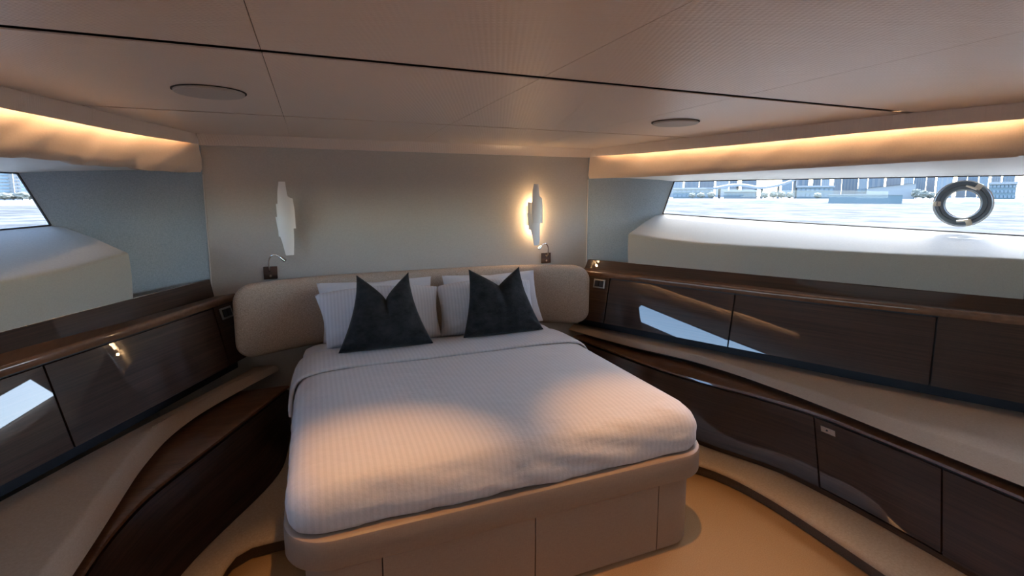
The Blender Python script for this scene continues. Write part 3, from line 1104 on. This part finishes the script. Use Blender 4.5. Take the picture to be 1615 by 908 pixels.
for k, (ins, z) in enumerate(prof):
    row = []
    for (x, y) in ring_pts(ins):
        side = max(0.0, min(1.0, (0.63 - z) / 0.12))
        # folds: vertical on the left side, slanting creases over the foot
        amp = 0.0
        if x < 0.1:
            amp = 0.010 * noise.noise(Vector((y * 11, z * 5, 1))) * side + 0.004 * noise.noise(Vector((y * 30, z * 14, 2))) * side
        elif y < 1.95:
            u = x * 0.9 + z * 4.2
            amp = (0.016 * noise.noise(Vector((x * 3.0, u * 5.5, 5))) + 0.010 * noise.noise(Vector((x * 7.0, u * 12.0, 8)))) * min(1, side * 1.6 + 0.15)
        else:
            amp = 0.005 * noise.noise(Vector((y * 9, z * 9, 4))) * side
        d = Vector((x - 0.757, (y - 2.45) * 1.2, 0)).normalized()
        top_w = 0.0035 * noise.noise(Vector((x * 2.6, y * 3.4, 7))) + 0.0022 * noise.noise(Vector((x * 4.0 + y * 7, y * 9 - x * 3, 2)))
        dz = top_w * min(1, max(0, (z - 0.58) / 0.06))
        hem = 0.004 * noise.noise(Vector((x * 6, y * 6, 0))) if k < 4 else 0
        row.append(Vector((x + d.x * amp, y + d.y * amp, z + dz + hem)))
    rows.append(row)
vs = add_grid(bm, rows, True, False)
bm.faces.new(vs[-1][::-1])
duvet = mobj('duvet', bm, 'duvet_satin', angle=70)
duvet['label'] = 'white satin-striped duvet pulled smooth over the bed'
duvet['category'] = 'duvet'
# the turned-down band at its head end
bm = bmesh.new()
rows = []
cross = [(-0.150, 0.47), (-0.152, 0.50), (-0.150, 0.53), (-0.145, 0.56), (-0.134, 0.588), (-0.115, 0.613), (-0.09, 0.631), (-0.05, 0.645), (0.0, 0.654)]
full = cross + [(x, 0.6605) for x in span(0.1, 1.42, 28)] + [(1.515 - a_, b_) for a_, b_ in reversed(cross)]
for k, (y, up) in enumerate(((2.805, -0.006), (2.799, 0.002), (2.803, 0.010), (2.815, 0.014), (2.86, 0.0145), (2.94, 0.013), (3.02, 0.012), (3.10, 0.008), (3.16, 0.002), (3.22, -0.012))):
    row = []
    for x, z in full:
        yy = y + 0.006 * noise.noise(Vector((x * 3, 0, 0))) + (0.10 * max(0, (0.62 - z) / 0.15) * -1 if x < 0.5 else 0.0)
        s = 1 if x > 0.757 else -1
        edge = max(0, min(1, (0.65 - z) / 0.1))
        row.append(Vector((x + s * (up - 0.002) * edge, yy, z + up * (1 - edge) + 0.003 * noise.noise(Vector((x * 3, y * 5, 4))))))
    rows.append(row)
add_grid(bm, rows)
mobj('turned_down_band', bm, 'duvet_satin', duvet, angle=70)


# headboard: wide padded shell, wings bent towards the camera
HX0, HX1, HZ0, HZ1 = -0.475, 2.012, 0.585, 1.052
hx = hermite([-0.6, -0.475, -0.30, -0.12, 0.15, 0.765, 1.38, 1.65, 1.83, 2.01, 2.1], [3.40, 3.46, 3.545, 3.625, 3.685, 3.70, 3.685, 3.625, 3.545, 3.46, 3.40])
bm = bmesh.new()
prof = [(0.02, 0.0), (0.004, 0.004), (0.0, 0.016), (0.0, 0.05), (0.004, 0.066), (0.012, 0.078), (0.026, 0.088), (0.05, 0.095), (0.09, 0.098), (0.14, 0.099), (0.2, 0.099), (0.228, 0.099)]
rows = []
base_out = densify(rrect(HX0, HX1, HZ0, HZ1, 0.105, 10), 0.03)
for ins, d in prof:
    cz = (HZ0 + HZ1) / 2
    hxw, hzw = (HX1 - HX0) / 2, (HZ1 - HZ0) / 2
    cxm = (HX0 + HX1) / 2
    row = []
    for x, z in base_out:
        xx = cxm + (x - cxm) * (hxw - ins) / hxw
        zz = cz + (z - cz) * (hzw - ins) / hzw
        row.append(Vector((xx, hx(xx) - d, zz)))
    rows.append(row)
vs = add_grid(bm, rows, True, False)
bm.faces.new(vs[0])
# fill the thin middle strip
n_o = len(vs[-1])
bmesh.ops.triangle_fill(bm, edges=[e for e in bm.edges if len(e.link_faces) == 1], use_beauty=True)
o = mobj('headboard', bm, 'headboard_fabric', angle=60)
o['label'] = 'long beige woven headboard with rounded ends against the bow wall'
o['category'] = 'headboard'


# ------------------------------------------------------------------ pillows and cushions
def cushion_mesh(bl, br, tl, tr, z0, ztop, dip, T, lean, y0, seed, concave=0.02, n=28, wr=0.006, dipx=0.5, dip_sharp=0.8, bot_sag=0.0, flare=1.0):
    """a stuffed cushion standing on its lower edge; the outline is given in X and height, lean in radians"""
    bm = bmesh.new()
    H = ztop - z0
    fr, bk = [], []
    for j in range(n + 1):
        v = j / n
        rf, rb = [], []
        for i in range(n + 1):
            u = i / n
            vf = 1 - (1 - v) ** flare
            xl = bl + (tl - bl) * vf + concave * math.sin(math.pi * v)
            xr = br + (tr - br) * vf - concave * math.sin(math.pi * v)
            x = xl + (xr - xl) * u
            tt = abs(u - dipx) / (dipx if u < dipx else 1 - dipx)
            top = H - dip * (1 - tt ** dip_sharp)
            bot = bot_sag * math.sin(math.pi * u)
            h = bot + (top - bot) * v
            uu, vv = 2 * u - 1, 2 * v - 1
            e = (1 - abs(uu) ** 2.6) ** 0.55 * (1 - abs(vv) ** 2.8) ** 0.55 if abs(uu) < 1 and abs(vv) < 1 else 0
            th = T * e * (1 - 0.28 * v)
            w = wr * noise.noise(Vector((x * 7 + seed, h * 9, seed))) + wr * 0.6 * noise.noise(Vector((x * 18 + seed, h * 16, seed * 2)))
            # gathered folds running in from the lower corners
            for cu in (0, 1):
                du, dv = abs(u - cu), v
                rr = math.hypot(du, dv)
                w += 1.6 * wr * math.exp(-rr / 0.16) * math.sin(math.atan2(dv, du + 1e-6) * 9 + seed + 3 * cu + rr * 10)
            w *= min(1, e * 2)
            # pinched valley below the chop
            val = 0.035 * dip / 0.12 * math.exp(-((u - dipx) / 0.10) ** 2) * max(0, v - 0.55) / 0.45 if dip > 0.05 else 0
            for sgn, row in ((-1, rf), (1, rb)):
                yy = sgn * (max(0.001, th - val * e) + (w if sgn < 0 else 0))
                row.append(Vector((x, y0 + h * math.sin(lean) + yy * math.cos(lean), z0 + h * math.cos(lean) - yy * math.sin(lean))))
        fr.append(rf)
        bk.append(rb)
    add_grid(bm, fr)
    add_grid(bm, bk)
    bmesh.ops.remove_doubles(bm, verts=bm.verts[:], dist=0.0026)
    return bm


def cushion(name, mat, label, cat, group, *a, **k):
    o = mobj(name, cushion_mesh(*a, **k), mat, angle=80)
    o['label'] = label
    o['category'] = cat
    o['group'] = group
    return o


g_ = 'white bed pillows'
cushion('pillow', 'pillow_cotton', 'plain white pillow at the far left, behind the striped one', 'pillow', g_,
        0.03, 0.78, 0.005, 0.77, 0.64, 1.035, 0.018, 0.055, 0.22, 3.42, 3.0, wr=0.009)
cushion('pillow', 'pillow_cotton', 'white pillow hindmost on the right, its edge beside the right dark cushion', 'pillow', g_,
        0.85, 1.62, 0.85, 1.575, 0.64, 1.035, 0.018, 0.055, 0.22, 3.42, 5.0, wr=0.009)
cushion('pillow', 'pillow_satin', 'striped white pillow directly behind the left dark cushion', 'pillow', g_,
        0.045, 0.782, -0.01, 0.775, 0.645, 0.99, -0.03, 0.095, 0.24, 3.255, 7.0, wr=0.012, dip_sharp=2.0)
cushion('pillow', 'pillow_satin', 'striped white pillow directly behind the right dark cushion', 'pillow', g_,
        0.775, 1.50, 0.765, 1.47, 0.645, 0.99, -0.03, 0.095, 0.24, 3.255, 9.0, wr=0.012, dip_sharp=2.0)
g_ = 'dark velvet cushions'
cushion('velvet_cushion', 'charcoal_velvet', 'charcoal velvet cushion on the left with a deep V chop in its top', 'cushion', g_,
        0.105, 0.675, 0.235, 0.555, 0.672, 1.135, 0.165, 0.105, 0.30, 3.045, 11.0, concave=0.010, n=48, wr=0.012, dipx=0.52, dip_sharp=0.80, flare=1.55)
cushion('velvet_cushion', 'charcoal_velvet', 'charcoal velvet cushion on the right with a shallower chopped top', 'cushion', g_,
        0.885, 1.465, 0.965, 1.335, 0.672, 1.125, 0.125, 0.105, 0.30, 3.085, 14.0, concave=0.010, n=48, wr=0.012, dipx=0.55, dip_sharp=0.9, flare=1.5)


# ------------------------------------------------------------------ wall sconces
def shell(bm, cx, cy, outline_l, outline_r, z0, z1, R, half=80, k=14, thick=0.004):
    """curved plaster blade: at height z it spans [l(z), r(z)] (across), bent round a vertical axis"""
    rows = []
    for t in span(0, 1, k):
        z = z0 + (z1 - z0) * t
        l_, r_ = outline_l(z), outline_r(z)
        row = []
        for s in span(0, 1, 11):
            x = l_ + (r_ - l_) * s
            q = max(-1, min(1, (x) / R))
            row.append(Vector((cx + x, cy - math.sqrt(max(0, 1 - q * q)) * R * 0.85, z)))
        for s in span(1, 0, 11):
            x = l_ + (r_ - l_) * s
            q = max(-1, min(1, (x) / R))
            row.append(Vector((cx + x * 0.97, cy - math.sqrt(max(0, 1 - q * q)) * (R * 0.85 - thick) + 0.001, z)))
        rows.append(row)
    add_grid(bm, rows, True, True)


def make_sconce(cx, label, lit):
    root = thing('wall_sconce', label, 'wall lamp', (cx, BOW, 1.44), 'white plaster wall sconces')
    cy = BOW - 0.03
    f = lambda *p: hermite([a for a, b in p], [b for a, b in p])
    bm = bmesh.new()
    shell(bm, cx, cy - 0.026, f((1.38, -0.030), (1.50, -0.040), (1.62, -0.036), (1.69, -0.025)), f((1.38, 0.062), (1.50, 0.060), (1.58, 0.053), (1.5805, 0.053), (1.588, 0.030), (1.60, 0.022), (1.69, 0.013)), 1.383, 1.688, 0.075, k=40)
    mobj('upper_blade', bm, 'white_plaster', root, angle=50)
    bm = bmesh.new()
    shell(bm, cx, cy, f((1.20, -0.008), (1.30, -0.028), (1.36, -0.045), (1.45, -0.058)), f((1.20, 0.040), (1.32, 0.047), (1.45, 0.048)), 1.205, 1.46, 0.070, k=20)
    mobj('lower_blade', bm, 'white_plaster', root, angle=50)
    bm = bmesh.new()
    shell(bm, cx - 0.006, cy + 0.006, f((1.33, -0.040), (1.55, -0.046)), f((1.33, 0.02), (1.55, 0.02)), 1.33, 1.545, 0.062, k=8)
    mobj('rear_blade', bm, 'white_plaster', root, angle=50)
    bm = bmesh.new()
    add_box(bm, (cx, BOW - 0.008, 1.44), (0.05, 0.016, 0.16))
    bevel(bm, 0.004, 2)
    mobj('wall_mount', bm, 'white_plaster', root)
    bm = bmesh.new()
    add_tube(bm, [Vector((cx, BOW - 0.03, z)) for z in span(1.39, 1.50, 6)], 0.010, 10)
    mobj('bulb', bm, 'led_glow' if lit else 'white_plaster', root, label='glowing warm bulb' if lit else None)
    if lit:
        for z in (1.53, 1.45, 1.34):
            d = bpy.data.lights.new('sconce_lamp', 'POINT')
            d.energy = 1.1
            d.color = (1.0, 0.62, 0.30)
            d.shadow_soft_size = 0.012
            lo_ = bpy.data.objects.new('sconce_lamp', d)
            lo_.location = (cx + 0.012, BOW - 0.035, z)
            COL.objects.link(lo_)
    return root


make_sconce(-0.165, 'unlit white plaster sconce of overlapping curved blades, left of the bed', False)
make_sconce(1.640, 'white plaster sconce glowing warm on the wall, right of the bed', True)


def make_reader(cx, cz, s, label):
    root = thing('reading_lamp', label, 'reading lamp', (cx, BOW, cz), 'chrome gooseneck reading lamps')
    y = BOW - 0.002
    bm = bmesh.new()
    add_box(bm, (cx, BOW - 0.006, cz), (0.085, 0.012, 0.085))
    bevel(bm, 0.002, 1)
    mobj('wall_plate', bm, 'bronze_plate', root)
    x0 = cx - s * 0.005
    bm = bmesh.new()
    pts = [Vector((x0, y - 0.012, cz + 0.012)), Vector((x0, y - 0.03, cz + 0.03)), Vector((x0, y - 0.035, cz + 0.07)), Vector((x0 + s * 0.006, y - 0.038, cz + 0.10)),
           Vector((x0 + s * 0.025, y - 0.045, cz + 0.122)), Vector((x0 + s * 0.05, y - 0.052, cz + 0.124)), Vector((x0 + s * 0.072, y - 0.06, cz + 0.112))]
    sm = []
    for i in range(len(pts) - 1):
        p0, p1, p2, p3 = pts[max(0, i - 1)], pts[i], pts[i + 1], pts[min(len(pts) - 1, i + 2)]
        for k in range(5):
            t = k / 5
            sm.append(0.5 * ((2 * p1) + (p2 - p0) * t + (2 * p0 - 5 * p1 + 4 * p2 - p3) * t * t + (3 * p1 - p0 - 3 * p2 + p3) * t ** 3))
    sm.append(pts[-1])
    add_tube(bm, sm, 0.0055, 10)
    mobj('gooseneck', bm, 'chrome', root)
    bm = bmesh.new()
    d = (pts[-1] - pts[-2]).normalized()
    d = (d + Vector((0, 0, -0.25))).normalized()
    e = pts[-1]
    add_tube(bm, [e - d * 0.004, e, e + d * 0.014, e + d * 0.042, e + d * 0.046], [0.006, 0.0095, 0.0115, 0.0125, 0.009], 14)
    mobj('lamp_head', bm, 'chrome', root)
    bm = bmesh.new()
    add_tube(bm, [Vector((cx, BOW - 0.012, cz - 0.02)), Vector((cx, BOW - 0.018, cz - 0.02))], 0.008, 12)
    mobj('push_button', bm, 'chrome', root)


make_reader(-0.278, 1.083, 1, 'chrome gooseneck lamp on a dark square plate under the unlit sconce')
make_reader(1.775, 1.089, -1, 'chrome gooseneck lamp on a dark square plate beside the lit sconce')

# ceiling speakers
for x, lab in ((-0.345, 'round flush ceiling speaker on the left half of the ceiling'), (1.883, 'round flush ceiling speaker on the right half of the ceiling')):
    root = thing('ceiling_speaker', lab, 'speaker', (x, 2.30, ZC), 'round ceiling speakers')
    bm = bmesh.new()
    add_disc_lathe(bm, (x, 2.30, ZC), [(0.128, -0.0005), (0.128, -0.003), (0.118, -0.003), (0.118, -0.0005)], 48)
    mobj('shadow_ring', bm, 'groove_dark', root, angle=30)
    bm = bmesh.new()
    add_disc_lathe(bm, (x, 2.30, ZC), [(0.121, -0.001), (0.121, -0.009), (0.117, -0.012), (0.06, -0.0135), (0.004, -0.014)], 48)
    mobj('grille', bm, 'speaker_grille', root, angle=30)
for i, (x, y) in enumerate(DOWNLIGHTS):
    bm = bmesh.new()
    r_ = 0.014 if y > 0 else 0.045
    z_ = 2.0185 if y > 0 else ZC
    add_disc_lathe(bm, (x, y, z_), [(r_, 0.0), (r_, -0.004), (r_ * 0.8, -0.004), (r_ * 0.8, 0.0)], 28)
    mobj('downlight_trim', bm, 'groove_dark' if y > 0 else 'chrome', ceil_root, angle=30)

# ------------------------------------------------------------------ outside: sea and far shore
SEA = -1.4
bm = bmesh.new()
bmesh.ops.create_grid(bm, x_segments=2, y_segments=2, size=2500)
for vv in bm.verts:
    vv.co.z = SEA
mobj('sea', bm, 'sea_water', smooth=False, kind='structure', recalc=False)


def px_ray(x, y):
    return RT * ((x - 807.5) / F_PX) + UP * ((412 - y) / F_PX) + FW


def at_depth(x, y, dist):
    d = px_ray(x, y)
    return EYE + d * (dist / math.hypot(d.x, d.y))


def far_box(px0, px1, ytop, dist, depth, base=SEA):
    a, b_ = at_depth(px0, ytop, dist), at_depth(px1, ytop, dist)
    top = (a.z + b_.z) / 2
    mid = (a + b_) / 2
    ax = (b_ - a)
    ax.z = 0
    w = ax.length
    ax.normalize()
    back = Vector((mid.x, mid.y, 0)).normalized()
    back = (back - ax * back.dot(ax)).normalized()
    return mid + back * depth / 2, ax, back, w, top


def tower(px0, px1, ytop, dist, mat, wmat, label, floors=8, bays=4, depth=16, vertical=False, group='hazy far towers', name='tower', base=SEA + 1.5, roof=None, cat='building'):
    c, ax, back, w, top = far_box(px0, px1, ytop, dist, depth)
    loc = Vector((c.x, c.y, base))
    root = thing(name, label, cat, loc, group)
    rot = Matrix((ax, back, Vector((0, 0, 1)))).transposed()
    bm = bmesh.new()
    add_box(bm, (c.x, c.y, (top + base) / 2), (w, depth, top - base), rot)
    mobj('wall', bm, mat, root, smooth=False)
    fh = (top - base) / floors
    f0 = Vector((c.x, c.y, 0)) - back * (depth / 2)
    if vertical:
        for i in range(bays):
            bm = bmesh.new()
            add_box(bm, f0 + ax * (w * ((i + 0.5) / bays - 0.5)) + Vector((0, 0, (top + base) / 2)), (w / bays * 0.5, 0.5, (top - base) * 0.94), rot)
            mobj('window', bm, wmat, root, smooth=False)
    else:
        for j in range(floors):
            for i in range(bays):
                bm = bmesh.new()
                add_box(bm, f0 + ax * (w * ((i + 0.5) / bays - 0.5)) + Vector((0, 0, base + fh * (j + 0.55))), (w / bays * 0.74, 0.5, fh * 0.5), rot)
                mobj('window', bm, wmat, root, smooth=False)
    if roof:
        bm = bmesh.new()
        add_box(bm, (c.x, c.y, top + 0.3), (w * 1.06, depth * 1.1, 0.9), rot)
        mobj('roof', bm, roof, root, smooth=False)
    return root


def tree(px, ytop, dist, width, label, seed):
    p = at_depth(px, ytop, dist)
    base = SEA + 1.52
    root = thing('shore_tree', label, 'tree', (p.x, p.y, base), 'trees on the far shore')
    h = p.z - base
    bm = bmesh.new()
    add_tube(bm, [(p.x, p.y, base), (p.x, p.y, base + h * 0.5)], [width * 0.05, width * 0.03], 8)
    mobj('trunk', bm, 'hazy_dark', root)
    bm = bmesh.new()
    r = bmesh.ops.create_icosphere(bm, subdivisions=3, radius=1)
    for vv in r['verts']:
        q = vv.co.copy()
        k = 1 + 0.35 * noise.noise(q * 2.2 + Vector((seed, 0, 0))) + 0.18 * noise.noise(q * 5 + Vector((0, seed, 0)))
        vv.co = Vector((p.x, p.y, base + h * 0.58)) + Vector((q.x * width / 2, q.y * width / 2, q.z * h * 0.43)) * k
    mobj('crown', bm, 'hazy_leaf', root, smooth=False)


def shore(px_list, dist, label, name='quay'):
    bm = bmesh.new()
    rows = []
    rng = random.Random(len(px_list))
    for i in range(61):
        x = px_list[0] + (px_list[1] - px_list[0]) * i / 60
        p = at_depth(x, 308, dist)
        d = Vector((p.x, p.y, 0)).normalized()
        b0 = Vector((p.x, p.y, 0))
        j = rng.uniform(-0.25, 0.25)
        rows.append([b0 + Vector((0, 0, SEA - 0.5)), b0 + d * 1.2 + Vector((0, 0, SEA + 0.7 + j)), b0 + d * 2.4 + Vector((0, 0, SEA + 1.1 + j)), b0 + d * 3 + Vector((0, 0, SEA + 1.5)), b0 + d * 220 + Vector((0, 0, SEA + 1.5))])
    add_grid(bm, rows)
    o = mobj(name, bm, 'hazy_rock', smooth=False)
    o['label'] = label
    o['category'] = 'shore'


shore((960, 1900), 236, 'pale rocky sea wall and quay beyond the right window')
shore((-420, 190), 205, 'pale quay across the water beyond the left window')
rng = random.Random(5)
ORD = ['first', 'second', 'third', 'fourth', 'fifth', 'sixth', 'seventh', 'eighth', 'ninth', 'tenth', 'eleventh', 'twelfth', 'thirteenth', 'fourteenth', 'fifteenth',
       'sixteenth', 'seventeenth', 'eighteenth', 'nineteenth', 'twentieth', 'twenty-first', 'twenty-second', 'twenty-third', 'twenty-fourth']
xs = []
x_ = 1058.0
while x_ < 1612:
    w_ = rng.uniform(11, 26)
    if not 1196 < x_ < 1232:
        xs.append((x_, x_ + w_))
    x_ += w_ + rng.choice([0.8, 1.5, 3.0, 6.0])
xs = xs[:24]
for i, (a, b_) in enumerate(xs):
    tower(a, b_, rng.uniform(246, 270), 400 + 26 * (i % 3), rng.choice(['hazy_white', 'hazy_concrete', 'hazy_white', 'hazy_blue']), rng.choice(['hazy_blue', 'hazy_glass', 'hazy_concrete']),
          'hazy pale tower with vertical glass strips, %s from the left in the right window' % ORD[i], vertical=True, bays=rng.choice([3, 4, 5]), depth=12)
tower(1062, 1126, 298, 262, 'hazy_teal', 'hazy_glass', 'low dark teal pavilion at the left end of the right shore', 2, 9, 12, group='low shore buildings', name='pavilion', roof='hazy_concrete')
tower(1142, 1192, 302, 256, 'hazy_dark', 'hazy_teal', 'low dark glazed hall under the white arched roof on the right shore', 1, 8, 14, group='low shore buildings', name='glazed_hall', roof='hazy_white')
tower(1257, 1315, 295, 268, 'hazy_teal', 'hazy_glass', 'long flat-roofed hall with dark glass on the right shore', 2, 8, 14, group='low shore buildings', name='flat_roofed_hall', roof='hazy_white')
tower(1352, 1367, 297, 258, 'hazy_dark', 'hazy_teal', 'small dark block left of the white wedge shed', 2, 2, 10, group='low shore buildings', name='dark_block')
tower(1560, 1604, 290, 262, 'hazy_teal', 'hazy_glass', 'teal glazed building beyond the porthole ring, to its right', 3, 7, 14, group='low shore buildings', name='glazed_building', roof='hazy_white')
# white wedge shed
p0, p1 = at_depth(1367, 297, 256), at_depth(1445, 289, 256)
root = thing('wedge_shed', 'big white shed with a sloping roof on the right shore', 'building', ((p0.x + p1.x) / 2, (p0.y + p1.y) / 2, SEA + 1.5), 'low shore buildings')
bm = bmesh.new()
bk = Vector((p0.x, p0.y, 0)).normalized() * 14
b0 = SEA + 1.5
q = [Vector((p0.x, p0.y, b0)), Vector((p1.x, p1.y, b0)), p1.copy(), p0.copy()]
add_grid(bm, [q, [v_ + bk for v_ in q]], True, True)
mobj('wall', bm, 'hazy_white', root, smooth=False)
bm = bmesh.new()
add_grid(bm, [[p0 + Vector((0, 0, .2)) - bk * .05, p1 + Vector((0, 0, .2)) - bk * .05], [p0 + bk * 1.05 + Vector((0, 0, .3)), p1 + bk * 1.05 + Vector((0, 0, .3))]])
mobj('roof', bm, 'hazy_concrete', root, smooth=False)
# swooping white roofs
for px0, px1, yt, lab in ((1128, 1200, 296, 'white swooping arched roof over the glazed hall'), (1196, 1262, 288, 'white sail-like roof rising to the right, mid shore')):
    a, b_ = at_depth(px0, yt, 266), at_depth(px1, yt, 266)
    bm = bmesh.new()
    rows = []
    for t in span(0, 1, 16):
        p = a.lerp(b_, t)
        lift = (1.6 * math.sin(math.pi * t) if px0 < 1190 else 5.0 * t * t - 2)
        d = Vector((p.x, p.y, 0)).normalized()
        rows.append([p + Vector((0, 0, lift - 1.0)), p + Vector((0, 0, lift)), p + d * 10 + Vector((0, 0, lift + 0.6)), p + d * 10 + Vector((0, 0, lift - 0.4))])
    add_grid(bm, rows, True, True)
    # carrying piers
    for t in (0.1, 0.5, 0.9):
        p = a.lerp(b_, t)
        d = Vector((p.x, p.y, 0)).normalized()
        zt = p.z + (1.6 * math.sin(math.pi * t) if px0 < 1190 else 5.0 * t * t - 2)
        add_box(bm, (p.x + d.x * 5, p.y + d.y * 5, (zt - 0.5 + SEA + 1.5) / 2), (0.8, 0.8, zt - 0.5 - SEA - 1.5))
    o = mobj('arched_roof', bm, 'hazy_white', smooth=False)
    o['label'] = lab
    o['category'] = 'roof'
# moored barge-like hoarding at the water
a, b_ = at_depth(1308, 307.5, 232), at_depth(1423, 307.5, 232)
ax = b_ - a
ax.z = 0
L = ax.length
ax.normalize()
bk = Vector((-ax.y, ax.x, 0))
c = (a + b_) / 2
root = thing('barge', 'long dark teal barge moored along the right quay', 'boat', (c.x, c.y, SEA))
rot = Matrix((ax, bk, Vector((0, 0, 1)))).transposed()
bm = bmesh.new()
vsb = add_box(bm, (c.x, c.y, (a.z + SEA) / 2 - 0.1), (L, 6, a.z - SEA + 0.2), rot)
mobj('hull', bm, 'hazy_teal', root, smooth=False)
bm = bmesh.new()
add_box(bm, (c.x, c.y, a.z + 0.15), (L * 1.01, 6.4, 0.35), rot)
mobj('deck_rim', bm, 'hazy_white', root, smooth=False)
for i, (px, yt, w_) in enumerate(((1092, 304, 3.0), (1106, 304, 3.2), (1122, 303, 3.4), (1206, 303, 3.0), (1220, 301, 3.2), (1233, 302, 3.2), (1246, 303, 2.8), (1290, 304, 3.0), (1446, 298, 3.0), (1457, 300, 3.0), (1468, 303, 2.8))):
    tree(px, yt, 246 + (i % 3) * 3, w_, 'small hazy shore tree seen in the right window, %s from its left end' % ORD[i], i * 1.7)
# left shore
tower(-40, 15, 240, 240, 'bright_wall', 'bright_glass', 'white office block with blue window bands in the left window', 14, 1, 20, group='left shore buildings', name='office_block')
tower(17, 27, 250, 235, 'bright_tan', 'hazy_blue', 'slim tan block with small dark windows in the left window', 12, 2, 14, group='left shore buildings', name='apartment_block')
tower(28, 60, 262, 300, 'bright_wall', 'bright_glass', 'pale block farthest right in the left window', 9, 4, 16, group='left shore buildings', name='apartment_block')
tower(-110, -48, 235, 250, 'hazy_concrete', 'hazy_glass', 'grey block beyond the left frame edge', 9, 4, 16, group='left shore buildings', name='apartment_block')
for i, (px, yt) in enumerate(((-30, 305), (-8, 306), (6, 304), (20, 305), (34, 303), (46, 306))):
    tree(px, yt, 220 + (i % 2) * 4, 3.4, 'leafy shore tree in the left window, %s from the left' % ORD[i], 20 + i * 2.3)
